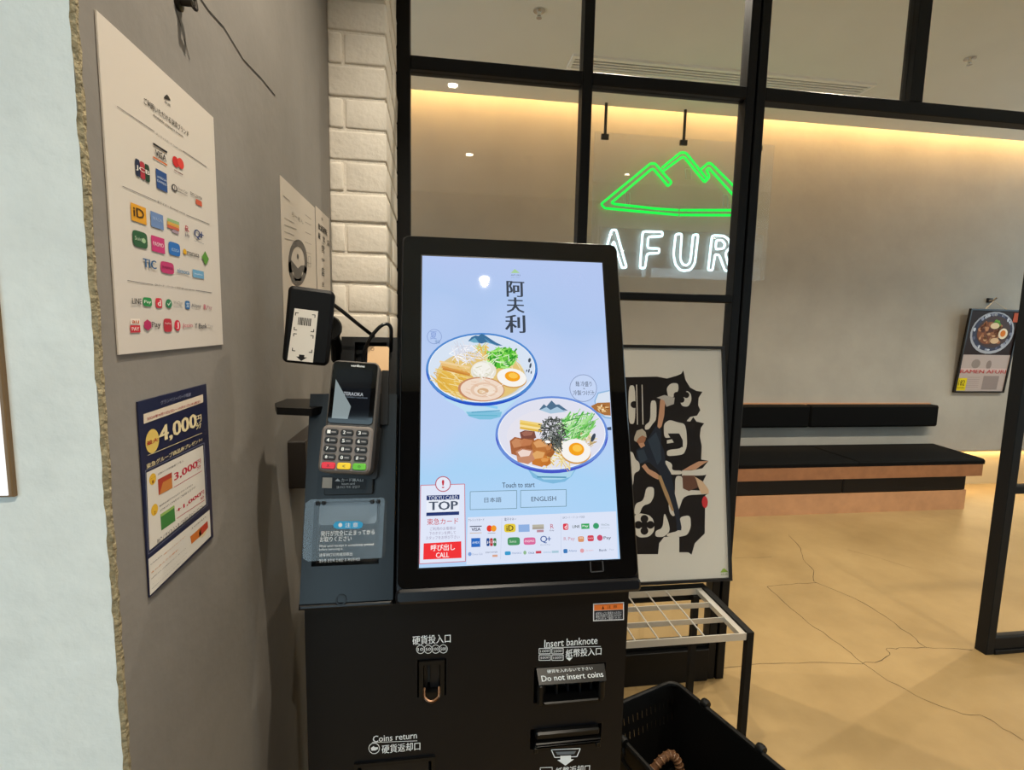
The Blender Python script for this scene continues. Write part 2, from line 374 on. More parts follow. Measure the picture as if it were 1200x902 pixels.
bar('mullion', 1.917, 1.976, 2.497, CZ, gz)
for x0, x1 in ((-.098, .534), (.573, 1.194)):
    for z0, z1 in ((.185, 1.658), (1.689, 2.448), (2.494, CZ)): pane(x0, x1, z0, z1, gz)
pane(1.274, 1.917, 2.497, CZ, gz); pane(1.976, 2.70, 2.497, CZ, gz)
g2 = struct(thing('window_2', 'black framed glazing right of the doorway', 'window', (4.6, GY, 0)), 'black framed glazing right of the doorway')
bar('post', 2.654, 2.70, 0, 2.446, g2, GY+.008, GY+.064)
for z0, z1 in ((0, .022), (.022, .082), (.807, .844), (2.446, 2.497)): bar('rail', 2.70, 6.75, z0, z1, g2, GY+.012 if z0 != 0 else GY+.004)
bar('mullion', 4.70, 4.745, .082, .807, g2); bar('mullion', 4.70, 4.745, .844, 2.446, g2)
for x0, x1 in ((2.70, 4.70), (4.745, 6.75)):
    for z0, z1 in ((.082, .807), (.844, 2.446), (2.497, CZ)): pane(x0, x1, z0, z1, g2)

# ------------------------------------------------------------------ lamps
def area(name, loc, sx, sy, power, col, parent, rot=(0, 0, 0), spread=180):
    d = bpy.data.lights.new(name, 'AREA'); d.shape = 'RECTANGLE'; d.size = sx; d.size_y = sy; d.energy = power; d.color = col; d.spread = radians(spread)
    o = bpy.data.objects.new(name, d); COL.objects.link(o); o.parent = parent; o.location = V(loc)-WORLDPOS[parent.name]; o.rotation_euler = rot; return o
LENS = mat('lamp_lens', '#fff1da', emit=40)
LED = mat('led_strip', '#ffb860', emit=6)
t = thing('led_strip', 'warm light strip hidden in the ceiling cove above the far wall', 'light strip', (1.85, 4.33, 3.9))
MB().box((-3.1, 4.28, 3.90), (6.7, 4.36, 3.915), WHITEPL2).build('channel', t, False)
area('strip_lamp', (1.85, 4.32, 3.895), 9.6, .07, COVE_W*9.6, WARM, t)
t = thing('led_strip', 'warm light strip tucked under the lower edge of the far wall', 'light strip', (1.85, FARY+.06, .36))
MB().box((-3.1, FARY+.03, .368), (6.7, FARY+.085, .384), WHITEPL2).build('channel', t, False)
area('strip_lamp', (1.85, FARY+.057, .365), 9.6, .04, BASE_W*9.6, (1, .72, .36), t, rot=(radians(-25), 0, 0))
DL = [(.27, -.63, CZ, 'in the kiosk-side ceiling, mirrored on the kiosk screen', 1), (.09, .66, CZ, 'in the kiosk-side ceiling near the glazing', 1), (2.7, .4, CZ, 'added unseen over the doorway approach', 1), (4.4, .5, CZ, 'added unseen over the right end of the kiosk room', 1), (3.5, -1.2, CZ, 'added behind the viewer to the right', .6),  # last three are unseen lamps added to light the room
      (.9, 2.42, CZ2, 'added out of view just inside the glazing behind the kiosk', 1), (2.2, 2.42, CZ2, 'added out of view just inside the doorway', 1.3), (3.6, 2.42, CZ2, 'added out of view inside the hall right of the doorway', 1.3), (5.1, 2.42, CZ2, 'added out of view at the far right of the inner hall', 1.1), (-.7, 2.42, CZ2, 'added out of view inside the hall behind the brick pillar', 1), (6.2, 2.42, CZ2, 'added out of view in the right corner of the inner hall', 1)]  # inner row added out of view to light hall floor and ceiling
for x, y, zc, where, k in DL:
    t = thing('downlight', 'round recessed downlight '+where, 'lamp', (x, y, zc), 'recessed ceiling downlights')
    MB().lathe([(.062, .0), (.062, -.004), (.046, -.006), (.038, -.002)], (x, y, zc), WHITEPL2).build('trim_ring', t)
    MB().lathe([(.030, -.001), (.030, -.0045), (.018, -.006)], (x, y, zc), LENS).build('lens', t)
    d = bpy.data.lights.new('downlight_lamp', 'SPOT'); d.energy = DOWN_W*k*pi; d.color = SOFT; d.spot_size = radians(125); d.spot_blend = .8; d.shadow_soft_size = .012
    o = bpy.data.objects.new('downlight_lamp', d); COL.objects.link(o); o.parent = t; o.location = (0, 0, -.03)

# ceiling fittings
def sprinkler(x, y, zc, lab):
    t = thing('sprinkler', lab, 'sprinkler', (x, y, zc)); MB().lathe([(.035, 0), (.034, -.006), (.012, -.01), (.010, -.03), (.004, -.034)], (x, y, zc), CHROME).build('body', t)
    MB().lathe([(.016, -.040), (.016, -.043)], (x, y, zc), CHROME, 12).build('deflector', t)
    m = MB()
    for s in (-1, 1): m.tube([(x+s*.009, y, zc-.028), (x+s*.012, y, zc-.036), (x+s*.004, y, zc-.042)], .002, CHROME, 6)
    m.build('arms', t)
sprinkler(.568, 3.134, CZ2, 'small chrome sprinkler head above the left upper pane')
sprinkler(3.414, 3.14, CZ2, 'small chrome sprinkler head at the upper right')
t = thing('smoke_detector', 'round white smoke detector in the kiosk-side ceiling', 'detector', (.8, -.61, CZ))
MB().lathe([(.055, 0), (.055, -.012), (.045, -.03)], (.8, -.61, CZ), WHITEPL2).build('base', t); MB().lathe([(.03, -.0305), (.026, -.042), (.01, -.046)], (.8, -.61, CZ), WHITEPL2).build('sensor', t)
t = thing('air_diffuser', 'long slotted white air diffuser in the inner ceiling', 'vent', (2.0, 3.65, CZ2))
fr = (V((0, 0, CZ2)), X_, -Y_, -Z_)
MB().ring(fr, .88, -3.74, 3.13, -3.56, .022, 0, .014, mat('vent_white', '#f4f3ec', rough=.5)).build('frame', t, False)
MB().slab(fr, .9, -3.72, 3.11, -3.58, 0, .001, mat('vent_dark', '#22211f')).build('backing', t, False)
for k in range(4): y = 3.597+k*.035; MB().slab(fr, .902, -y-.008, 3.108, -y+.008, .002, .009, mat('vent_white', '#f4f3ec', rough=.5)).build('slat', t, False)

# ------------------------------------------------------------------ ticket kiosk
B0 = V((0, .809, 1.1585)); TA = radians(17.9); VV = V((0, sin(TA), cos(TA))); NN = V((0, -cos(TA), sin(TA)))
FD = (B0, X_, VV, NN)                                   # display plane
KY = .822; FB = (V((0, KY, 0)), X_, Z_, -Y_)             # cabinet front
kx0, kx1 = -.208, .334
K = thing('ticket_kiosk', 'tall black self-order ticket kiosk with a lit tilted touch screen', 'kiosk', (.063, .98, 0))
def kab(x, y): P = hit(x, y, FB[0], FB[3])-FB[0]; return P.dot(X_), P.dot(Z_)
def krect(x0, y0, x1, y1): a, b = kab(x0, y1); c, d = kab(x1, y0); return a, b, c, d
h_coin = krect(489, 771, 523, 817); h_in = krect(625, 776, 710, 824); h_out = krect(621, 847, 705, 878); h_ret = krect(419, 887, 507, 960)
MB().holes(FB, kx0, .10, kx1, 1.093, [h_coin, h_in, h_out, h_ret], -.03, 0, KBODY).build('front_door', K, False)
MB().box((kx0, KY+.031, .02), (kx1, 1.16, 1.088), BLKMAT).build('cabinet', K, False)
MB().box((kx0+.015, KY+.03, 0), (kx1-.015, 1.15, .02), BLKMAT).build('plinth', K, False)
MB().slab(FB, kx0, .022, kx1, .096, -.03, -.001, KBODY, e=.002).build('kick_panel', K, False)
# head: back housing and bezel
prof = [(.5785, -.012), (.5785, -.075), (.42, -.13), (-.01, -.19), (-.053, -.12), (-.053, -.012)]
m = MB(); k = len(prof); vs = [B0+X_*xx+VV*a+NN*b for xx in (-.0625, .3425) for a, b in prof]
m.add(vs, [tuple(range(k)), tuple(range(k, 2*k))[::-1]]+[(i, k+i, k+(i+1) % k, (i+1) % k) for i in range(k)], BLKMAT).build('head_housing', K, False)
MB().slab(FD, -.0635, -.0535, .3435, .579, -.012, -.004, KCHIN, r=.014, e=.002).build('bezel_rim', K)
MB().slab(FD, -.0605, -.031, .3405, .576, -.004, 0, KGLOSS, r=.012, e=.0008).build('display_glass', K)
MB().slab(FD, -.0635, -.0535, .3435, -.0315, -.012, .005, KCHIN, r=.008, e=.004).build('chin', K)
a0, b0 = -.0268, .0; a1, b1 = .3100, .5380
def screen_sky():
    m = mat('screen_sky', '#bccdf2', rough=.02, emit=1.0, spec=.35); nt = m.node_tree; b = nt.nodes['Principled BSDF']
    tc = nt.nodes.new('ShaderNodeTexCoord'); sp = nt.nodes.new('ShaderNodeSeparateXYZ'); nz_ = nt.nodes.new('ShaderNodeTexNoise'); nz_.inputs['Scale'].default_value = 6; nz_.inputs['Detail'].default_value = 1
    ma = nt.nodes.new('ShaderNodeMath'); ma.operation = 'MULTIPLY_ADD'; ma.inputs[1].default_value = .45
    mz = nt.nodes.new('ShaderNodeMath'); mz.operation = 'MULTIPLY_ADD'; mz.inputs[1].default_value = 1.95; mz.inputs[2].default_value = -.22
    rp = nt.nodes.new('ShaderNodeValToRGB'); cr = rp.color_ramp; cr.elements[0].position = 0; cr.elements[0].color = rgb('#b4d4f6'); cr.elements[1].position = 1; cr.elements[1].color = rgb('#b3c6ef')
    for p_, c_ in ((.28, '#a9d2f5'), (.45, '#b9d0f4'), (.62, '#bccef3'), (.8, '#adc6ee')): e = cr.elements.new(p_); e.color = rgb(c_)
    L = nt.links.new; L(tc.outputs['Object'], sp.inputs[0]); L(tc.outputs['Object'], nz_.inputs['Vector']); L(sp.outputs['Z'], mz.inputs[0]); L(nz_.outputs['Fac'], ma.inputs[0]); L(mz.outputs[0], ma.inputs[2]); L(ma.outputs[0], rp.inputs[0]); L(rp.outputs[0], b.inputs['Emission Color'])
    return m
scr = MB(); scr.slab(FD, a0, b0, a1, b1, 0, .0003, screen_sky()); scr = scr.build('screen', K, False)
MB().ring(FD, a0-.002, b0-.002, a1+.002, b1+.002, .002, 0, .0006, KCHIN).build('screen_edge', K, False)
fs_ = Flat(FD); fs_.outline([(691.5,657),(706,656),(707,669),(692.5,670)], 1.4, mat('sensor_rim', '#3a3a3c', rough=.3), 1); fs_.done('sensor_window', K)
# screen picture
s = Flat(FD); DK = em('#39424f')
s.poly([(598.5,320),(601,317.5),(603,315.2),(605.5,317),(609,320)], em('#a9cf9a'), 2)
s.tc('AFURI', 604, 322.5, 11, 1.8, em('#6f7f95'), 2); s.tc('yuzu ramen', 604, 325.4, 10, 1.2, em('#8f9fb5'), 2)
for ch, (x0, y0, x1, y1) in zip('阿夫利', ((594,348,614,329.5), (594,366.5,614,348.5), (592.5,390,615,369))): s.text(ch, (x0, y0), (x1, y1), DK, 2, .026)
s.done('title_lettering', scr)
def strokes(s, rd, n, cx, cy, rx, ry, l0, l1, t, cols, layer, ang=None, spread=pi):
    for _ in range(n):
        a = rd.uniform(0, 2*pi); q = math.sqrt(rd.random()); x, y = cx+rx*q*cos(a), cy+ry*q*sin(a)
        th = (ang if ang is not None else 0)+rd.uniform(-spread/2, spread/2); L = rd.uniform(l0, l1)/2
        s.line((x-L*cos(th), y-L*sin(th)), (x+L*cos(th), y+L*sin(th)), t*rd.uniform(.6, 1.3), em(rd.choice(cols)), layer+rd.randrange(4))
def bowl_body(s, cx, cy, rx, ry, inn, soup, rim, rim2):
    s.ell(cx, cy, rx, ry, em(rim), 4, n=48); q = [t_/24*pi for t_ in range(25)]
    s.poly([(cx+rx*cos(t_), cy+ry*sin(t_)) for t_ in q]+[(cx+rx*.95*cos(t_), cy+ry*.2+ry*.72*sin(t_)) for t_ in q[::-1]], em(rim2), 5)
    s.ell(cx, cy-ry*.022, rx*.955, ry*.925, em('#f2f6fc'), 6, n=48); s.ell(cx, cy-ry*.03, rx*.94, ry*.905, em(inn), 7, n=48)
def egg(s, cx, cy, rx, ry, layer, rot=.15):
    s.ell(cx, cy+ry*.14, rx*1.02, ry*1.0, em('#cf9a52'), layer, rot); s.ell(cx, cy, rx, ry, em('#f6f3ee'), layer+1, rot)
    s.ell(cx+rx*.05, cy-ry*.12, rx*.52, ry*.55, em('#f3a21c'), layer+2, rot); s.ell(cx+rx*.1, cy-ry*.2, rx*.32, ry*.3, em('#fbc64e'), layer+3, rot)
# first bowl
s = Flat(FD, cv=zoom(490, 380, 7.52)); rd = random.Random(1)
s.poly([(180,590),(950,580),(850,680),(760,760),(725,815),(640,838),(540,838),(450,812),(385,745),(250,670)], em('#b9dcf3'), 1)
s.poly([(420,770),(740,770),(725,815),(640,838),(540,838),(450,812)], em('#7fc0dc'), 2); s.line((470,775), (720,760), 9, em('#4f9fc0'), 3); s.line((440,800), (700,805), 7, em('#5bb0c8'), 3)
s.line((230,640),(700,735),22, em('#8ecdf2'), 3)
bowl_body(s, 560, 398, 492, 322, '#d6e2f2', '', '#4d88cf', '#2450c4')
s.ell(560, 470, 395, 205, em('#cfd6dc'), 8); s.ell(548, 455, 390, 222, em('#dcc48d'), 9, n=40); s.ell(545, 462, 375, 205, em('#e2c37a'), 10, n=40); s.ell(300, 500, 135, 110, em('#e3b44a'), 11)
strokes(s, rd, 60, 330, 500, 170, 130, 80, 190, 7, ['#ecd28a','#d9a93f','#f3e0a8','#e6bf5a'], 12, .5, .8)
strokes(s, rd, 25, 850, 400, 80, 140, 50, 120, 6, ['#ecd9a0','#dfc078','#f0e0b8'], 12, .9, 1)
s.poly([(440,150),(470,115),(505,100),(530,105),(560,85),(590,100),(620,120),(650,140),(690,165),(745,190),(690,190),(640,172),(600,160),(560,172),(500,160)], em('#3a6f9a'), 16)
s.poly([(450,150),(500,120),(535,165),(490,165)], em('#6aa9c4'), 17); s.poly([(580,120),(640,165),(700,188),(620,168)], em('#5b9bc0'), 17)
strokes(s, rd, 60, 420, 260, 110, 75, 60, 140, 6, ['#f4f2f6','#ffffff','#dfe0ea','#cfd0dc'], 17, .3, 2.6)
strokes(s, rd, 30, 560, 220, 60, 40, 30, 70, 8, ['#e2b13c','#f0c860','#c7d27c'], 17)
s.ell(740, 300, 115, 92, em('#57b43a'), 18); strokes(s, rd, 120, 735, 295, 130, 95, 25, 75, 13, ['#4fc02e','#2f9a26','#76d24a','#a8e67c','#278a2a','#8fdc60'], 19)
strokes(s, rd, 20, 700, 300, 120, 80, 40, 80, 6, ['#eaf6dc','#d4efc0'], 22)
for y0, y1, c in ((375,440,'#d99a4a'), (350,415,'#e8bd78'), (330,385,'#efd09a'), (395,450,'#c98436')): s.line((190+(y0-330)*.4, y0), (455, y1), 17, em(c), 21)
s.ell(575, 415, 112, 88, em('#e6e2d6'), 23); s.ell(560, 400, 80, 62, em('#f2f0e8'), 24); strokes(s, rd, 24, 575, 420, 90, 70, 20, 60, 9, ['#f8f6f0','#d8d6c0','#e2e0d0'], 25)
s.ell(555, 575, 205, 108, em('#c58a66'), 24, .05); s.ell(562, 575, 190, 98, em('#efd9c6'), 25, .05); s.ell(580, 580, 120, 66, em('#e3c4ac'), 26); s.ell(585, 582, 95, 50, em('#f1dfcd'), 27); s.ell(570, 592, 50, 28, em('#d5ac84'), 28); s.ell(560, 596, 26, 14, em('#e6cba8'), 29)
strokes(s, rd, 20, 580, 570, 160, 80, 25, 70, 4, ['#e0b89c','#f8ece0','#d9a98a'], 30, 0, .8)
egg(s, 822, 472, 130, 80, 26)
for x, y, a, b in ((980,318,12,20), (988,365,9,24), (975,410,6,18), (955,410,5,12), (995,425,5,14)): s.ell(x, y, a, b, em('#3d4a5c'), 12, .2, n=12)
s.done('bowl_picture', scr)
# second bowl
s = Flat(FD, base=.0030, cv=zoom(570, 440, 6.444)); rd = random.Random(2)
s.poly([(300,690),(690,680),(640,760),(590,800),(500,815),(420,800),(350,770)], em('#7fb8dc'), 0); s.poly([(330,720),(660,715),(630,765),(560,785),(430,785)], em('#a9d4ec'), 1); s.line((380,765),(600,768),10, em('#4f8fae'), 2)
bowl_body(s, 490, 448, 424, 290, '#dfe0ee', '', '#6a8ed8', '#4656c6')
s.ell(480, 460, 330, 205, em('#e4e2ec'), 8)
s.poly([(395,260),(430,218),(450,235),(488,190),(520,222),(545,220),(612,268),(540,262),(480,275)], em('#4f6f8c'), 10); s.poly([(400,262),(450,240),(480,262),(530,238),(570,262),(600,275),(480,290)], em('#a9c6dc'), 11)
strokes(s, rd, 60, 540, 600, 140, 85, 60, 150, 7, ['#efe0a4','#e2c46a','#f6ecc4','#d8b254'], 10)
for k, c in enumerate(('#f0d27c','#e6c25c','#f6e0a0','#e0b648')): s.line((250, 345+k*17), (415, 372+k*17), 17, em(c), 12)
strokes(s, rd, 60, 735, 485, 75, 60, 40, 90, 8, ['#e2d2a8','#c9b07c','#f2e8cc','#b89a64'], 11)
strokes(s, rd, 110, 680, 385, 118, 92, 60, 150, 9, ['#6fc45a','#a8e092','#4faa48','#d6f2c4','#8fd47c','#3f9440'], 14, -.7, 1.3)
s.ell(800, 470, 14, 34, em('#3a4656'), 18, .4)
for cx, cy, rx, ry, c, c2 in ((235,540,62,75,'#a8643e','#c98a60'), (310,455,62,40,'#7c4a40','#a06858'), (300,530,70,62,'#9c5a34','#c07a50'), (290,610,72,60,'#c48a6c','#eed6cc'), (415,540,82,62,'#b8733c','#dca066'), (395,625,66,66,'#c87a34','#e0a868'), (470,560,40,62,'#a05c2c','#c8844c'), (440,650,44,34,'#c0702c','#e09a50')):
    s.poly([(cx-rx, cy-ry*.6), (cx-rx*.4, cy-ry), (cx+rx*.8, cy-ry*.8), (cx+rx, cy+ry*.4), (cx+rx*.3, cy+ry), (cx-rx*.8, cy+ry*.7)], em(c), 18)
    s.poly([(cx-rx*.8, cy-ry*.5), (cx-rx*.3, cy-ry*.85), (cx+rx*.65, cy-ry*.65), (cx+rx*.4, cy-ry*.05), (cx-rx*.5, cy+ry*.1)], em(c2), 19)
strokes(s, rd, 200, 500, 425, 100, 100, 25, 70, 6, ['#2f3330','#4a504c','#1c2020','#6b716c','#3a3f3c','#8f958f'], 21)
strokes(s, rd, 40, 520, 520, 45, 55, 25, 55, 6, ['#2f3330','#4a504c','#6b716c'], 21)
egg(s, 668, 568, 112, 88, 22)
s.ell(458, 502, 22, 10, em('#ffffff'), 27, .1, n=14)
s.done('bowl_picture', scr)
# small third bowl and the round caption badge
s = Flat(FD, base=.0016)
s.poly([(714,457),(700,460),(696,470),(699,484),(708,490),(715.6,491)], em('#8fb6dc'), 0); s.poly([(714,458.5),(701,461.5),(697.5,470),(700,481),(709,488),(715.5,489)], em('#d8e2f0'), 1); s.poly([(714.6,471.5),(700,472),(692,476),(698,482),(708,486.5),(715.4,487)], em('#a8703c'), 2)
rd = random.Random(6); strokes(s, rd, 22, 706, 479, 6, 4, 3, 6, 1.2, ['#e8c48c','#d09a58','#f4e0b8','#8a5428'], 3)
s.poly([(716,500),(710,501),(711,504),(716.2,504)], em('#40506a'), 1)
s.done('bowl_picture', scr); s = Flat(FD, base=.0016)
s.ell(683, 455, 16, 16, em('#c3d4f4'), 8, n=36); s.hoop(683, 455, 16, 16, .7, em('#7f8fb4'), 9)
s.text('麺 冷盛り', (674,453), (693,447), DK, 9); s.tc('×', 684, 455.5, 2, 1.6, DK, 9); s.text('冷製つけ汁', (671,463.5), (696,457.5), DK, 9)
s.done('caption_badge', scr); s = Flat(FD, base=.0006)
s.hoop(509, 394.5, 8.6, 8.6, .5, em('#6f86c0'), 2); s.tc('夏', 508, 393, 8, 9, em('#7f98d4'), 2, -.01); s.tc('限定', 513, 400.5, 6, 4, em('#5f86b8'), 2)
s.done('season_badge', scr)
# buttons
s = Flat(FD, base=.0006); s.text('Touch to start', (588.5,571), (626.5,565), DK, 1, .008); s.done('prompt_lettering', scr)
for pts, body, lb, rt in (([(551,576),(605.5,574.5),(605.5,595.5),(551,597)], '日本語', (567.5,588.5), (587.5,582.5)), ([(610,574.5),(663.5,573.5),(663.5,593),(610,594.5)], 'ENGLISH', (622.5,587), (651.5,581.5))):
    s = Flat(FD, base=.0006); s.poly(pts, em('#b5d6f5'), 0); s.outline(pts, .7, em('#6f8f9c'), 1); s.text(body, lb, rt, DK, 1); s.done('language_button', scr)
# call panel
s = Flat(FD, base=.0006); RED, REDL = em('#f03338'), em('#c87888')
s.poly([(492.5,568.5),(544,567),(545.5,658),(491,661)], em('#dfe6f8'), 0); s.outline([(493,568.5),(544.5,567),(545.5,657.5),(491.5,660.5)], .9, REDL, 1)
s.ell(519.2, 567, 9, 9, em('#e4e9f8'), 2); s.hoop(519.2, 567, 9.2, 9.2, 1.1, em('#b85868'), 3); s.tc('!', 519.2, 567, 2.2, 9.5, em('#c23a48'), 3, .02)
s.poly([(500,580.5),(538.5,579.5),(538,603),(499.5,604.5)], em('#e9eef8'), 2); s.poly([(500,580.5),(538.5,579.5),(538.4,585),(499.9,586)], em('#24366e'), 3); s.poly([(499.7,600.5),(538.1,599),(538,603),(499.5,604.5)], em('#24366e'), 3)
s.text('TOKYU CARD', (502,585.4), (536.5,580.8), em('#dfe6f4'), 4); s.text('TOP', (503,597.3), (536.3,587.2), em('#4a5568'), 4, .03)
s.text('東急カード', (500.5,614.5), (537,607), em('#c84a50'), 2, .006)
for i, (tx, x0, x1) in enumerate((('ご利用のお客様は', 504, 534), ('下のボタンを押して', 503, 534), ('スタッフをお呼び下さい', 499, 538.5))): s.text(tx, (x0, 621+i*5.3), (x1, 617+i*5.3), em('#9a8fa8'), 2)
s.poly([(496.5,636.5),(540.5,634),(540.8,653.5),(496,655.5)], RED, 2); s.text('呼び出し', (505,645), (533,637.5), em('#fff4f4'), 3, .02); s.text('CALL', (511,653), (526,647), em('#fff4f4'), 3, .015)
s.done('call_panel', scr)
# payment marks on the screen
def marks(fl, C, items):
    for it in items:
        kind = it[0]
        if kind == 'r': _, cx, cy, w_, h_, c = it; fl.rect(cx, cy, w_, h_, C(c), 2)
        elif kind == 'r3': _, cx, cy, w_, h_, c = it; fl.rect(cx, cy, w_, h_, C(c), 3)
        elif kind == 'd': _, cx, cy, w_, h_, c = it; fl.disc(cx, cy, w_, h_, C(c), 2)
        elif kind == 'd3': _, cx, cy, w_, h_, c = it; fl.disc(cx, cy, w_, h_, C(c), 3)
        elif kind == 'q': _, cx, cy, w_, h_, c = it; fl.disc(cx, cy, w_, h_, C(c), 2, 24, .45)
        elif kind == 't': _, body, cx, cy, w_, h_, c, bo = it; fl.tc(body, cx, cy, w_, h_, C(c), 4, bo)
s = Flat(FD, base=.0006); s.poly([(548,606),(721.8,599),(724,654),(546.5,661.5)], em('#dbe3f6'), 0)
s.line((588,607),(586.5,655),.4, em('#c2cce4'), 1); s.line((657,604),(657.5,652),.4, em('#c2cce4'), 1)
s.text('クレジットカード', (548.5,610.5), (567.5,607.5), em('#5f6a80'), 2); s.text('電子マネー', (591,610), (605,606.5), em('#3f4860'), 2); s.text('QRコード・バーコード決済', (659,607.5), (685,604.5), em('#6f7a90'), 2); s.done('caption_lettering', scr)
S1 = [('r',557.5,616.5,14,1,'#2a3050'),('t','VISA',557.8,620,10.5,4,'#2a3050',.02),('r',557.5,624.3,14,.6,'#c8a060'),('d',573.5,619,6.5,7.5,'#e23a2c'),('d3',578.5,619,6.5,7.5,'#f09a2c'),('r',576,624.5,9,.5,'#8a7a70'),
      ('r',557.5,635.5,10.5,10.5,'#2a6ac0'),('t','AMEX',557.5,635.5,8.5,2.6,'#cfe0f8',.01),('q',571.8,635,3.6,9.4,'#1f4a8c'),('q',575.8,635,3.6,9.4,'#b8363a'),('q',579.8,635,3.6,9.4,'#3a7a4a'),('t','JCB',575.8,635.2,11,3.2,'#f0f0f4',.01),
      ('d',550.5,649,4.2,4.6,'#7fa0d8'),('t','Diners Club',559.5,649,12,2.4,'#9aa6c4',0),('t','DISCOVER',576,646.8,14,1.8,'#5f6880',0),('r',580,651,6,2.6,'#d8a48c')]
S2 = [('q',597.5,618.5,13.5,10,'#e2c83c'),('t','iD',597.5,618.5,8,6.5,'#5a4a20',.02),('r',614,618.7,13,8.6,'#8fb0e0'),('r',630.5,616,13.5,3.2,'#b8b4a4'),('r',630.5,618.7,13.5,2.6,'#a8a094'),('r',633,622,8,2.8,'#b88a98'),('t','R',646.8,616.5,4,5.4,'#c0566a',0),('t','Edy',646.8,621.5,5.2,2,'#6a6a80',0),
      ('q',602,634,14.5,9.4,'#4a9460'),('t','Suica',601,634,8,2.8,'#dcecdc',0),('q',620.5,633.8,14,8.6,'#d86a9c'),('t','PASMO',620.5,633.8,11,2.6,'#f8e0ec',.01),('t','Q',637,632,8,9,'#3a5a9c',.01),('t','+',643.3,631,4.5,5,'#3a5a9c',.01),('t','QUICPay',639,638.2,12,1.4,'#7a86a4',0),
      ('q',595,648,7,4.4,'#3a9acc'),('t','manaca',605.5,647.8,11,2,'#8fa0c4',0),('d',615,647.3,3.6,4.6,'#8fb88c'),('t','tica',622.5,647.3,7,2.8,'#4a6a9c',0),('r',631,646.8,6.5,3,'#c84a5a'),('t','nimoca',641,646.6,9,2.2,'#8fb8d4',0),('r',650.5,646.3,8,2.6,'#a8c8d8')]
S3 = [('q',662.7,617,6.2,7.6,'#d83a4c'),('t','d',663,617,3,5,'#f8e4e8',.02),('t','LINE',675,616.7,8.5,3.2,'#3a4a40',.01),('r',685.8,616.4,9.4,6.2,'#3aa45c'),('t','Pay',685.8,616.4,6.6,3.2,'#f0fbf2',.01),('d',698.3,616,7,7,'#3a9c6a'),('t','WeChat',709,614.5,10,2.6,'#8fa0a8',0),('t','WeChat Pay',709,618.3,11,1.5,'#a0b0b8',0),
      ('t','R Pay',667,631.5,13,5.2,'#c890a0',0),('q',680.7,631.5,7,6.6,'#d8966a'),('t','au',680.7,630,4,2,'#f8e8d8',0),('q',692,630.5,7.4,7,'#d04858'),('t','PayPay',692,630.5,6,1.6,'#f8e0e4',0),('d',702.8,630,6.6,7,'#c84a68'),('t','Pay',711.5,630.3,8.4,4.4,'#4a4a5c',.01),
      ('q',662.5,645.5,4.8,5,'#3a78b8'),('t','Alipay',671,645.3,10,2.8,'#6a8ab8',0),('d',682,645,4.8,5,'#e0a0a8'),('t','Jcoin',690.5,644.8,9,2.6,'#e0b0b8',0),('t','Bank',706.5,644.2,9,2.8,'#4a5a78',0),('t','Pay',716.5,643.8,5.5,2.4,'#b0bcd0',0)]
for grp in (S1, S2, S3):
    s = Flat(FD, base=.0006); marks(s, em, grp); s.done('payment_marks', scr)

# cabinet lettering and fittings
s = Flat(FB, base=.0006); s.text('硬貨投入口', (483.5,754), (528,743.5), WHITEINK, 0, .012)
for i, tx in enumerate(('10', '50', '100', '500')): s.hoop(492.8+i*8.9, 760.5-i*.2, 5, 5.2, .7, WHITEINK, 0, 20); s.tc(tx, 492.8+i*8.9, 760.5-i*.2, 6.2, 3.6, WHITEINK, 0, .01)
s.done('coin_lettering', K)
s = Flat(FB, base=.0006); s.text('Coins return', (437,867), (488.5,859.5), WHITEINK, 0, .006); s.line((436,869.5),(489,867.5),.6, WHITEINK, 0)
s.hoop(438.5, 876.3, 6.6, 6.6, .8, WHITEINK, 0, 22); s.poly([(434.5,876),(438,873.5),(439,875),(443,875),(443,877),(440,878.8),(435.5,879)], WHITEINK, 0); s.text('硬貨返却口', (447.5,880.5), (492.5,870.5), WHITEINK, 0, .012); s.done('coin_return_lettering', K)
s = Flat(FB, base=.0006); s.text('Insert banknote', (638,756), (700,747.5), WHITEINK, 0, .008); s.line((637.5,758.6),(704,757),.6, WHITEINK, 0)
for i, tx in enumerate(('1000', '2000', '5000', '10000')):
    cx, cy = 638.3+(i % 2)*15, 762.5+(i//2)*7.6; s.outline([(cx-6.6,cy-3),(cx+6.6,cy-3.2),(cx+6.6,cy+3),(cx-6.6,cy+3.2)], .7, WHITEINK, 0); s.tc(tx, cx, cy, 10, 2.8, WHITEINK, 0)
s.text('紙幣投入口', (663,768.5), (704.5,759), WHITEINK, 0, .012); s.poly([(663,770.3),(671,770),(667.2,774)], WHITEINK, 0); s.done('banknote_lettering', K)
s = Flat(FB, base=.0006); s.outline([(646,878),(680,876.5),(676,886),(650,887)], 1, WHITEINK, 0); s.poly([(651,880.5),(675,879.5),(673,883),(653,884)], pr('#6f767c'), 0)
s.poly([(656.5,885),(669,884.5),(669,889),(672.5,889),(662.5,896.5),(653,890),(656.5,889.5)], WHITEINK, 1); s.text('紙幣返却口', (651,907), (691,897), WHITEINK, 0, .012); s.outline([(633,899),(647,898.5),(647,905),(633,905.5)], .7, WHITEINK, 0); s.done('note_return_lettering', K)
s = Flat(FB, base=.0006); s.poly([(695,707),(731,705),(731,726),(695,727.5)], pr('#e8e8e8'), 0); s.poly([(696,708),(730,706.2),(730,713.5),(696,715)], pr('#ea7a35'), 1); s.poly([(696,715.3),(730,713.8),(730,725),(696,726.5)], pr('#2a2a30'), 1)
s.poly([(705,713.5),(708,713.3),(706.5,709)], pr('#5a2a10'), 2); s.tc('注 意', 717, 710.5, 12, 3.4, pr('#5a2a10'), 2)
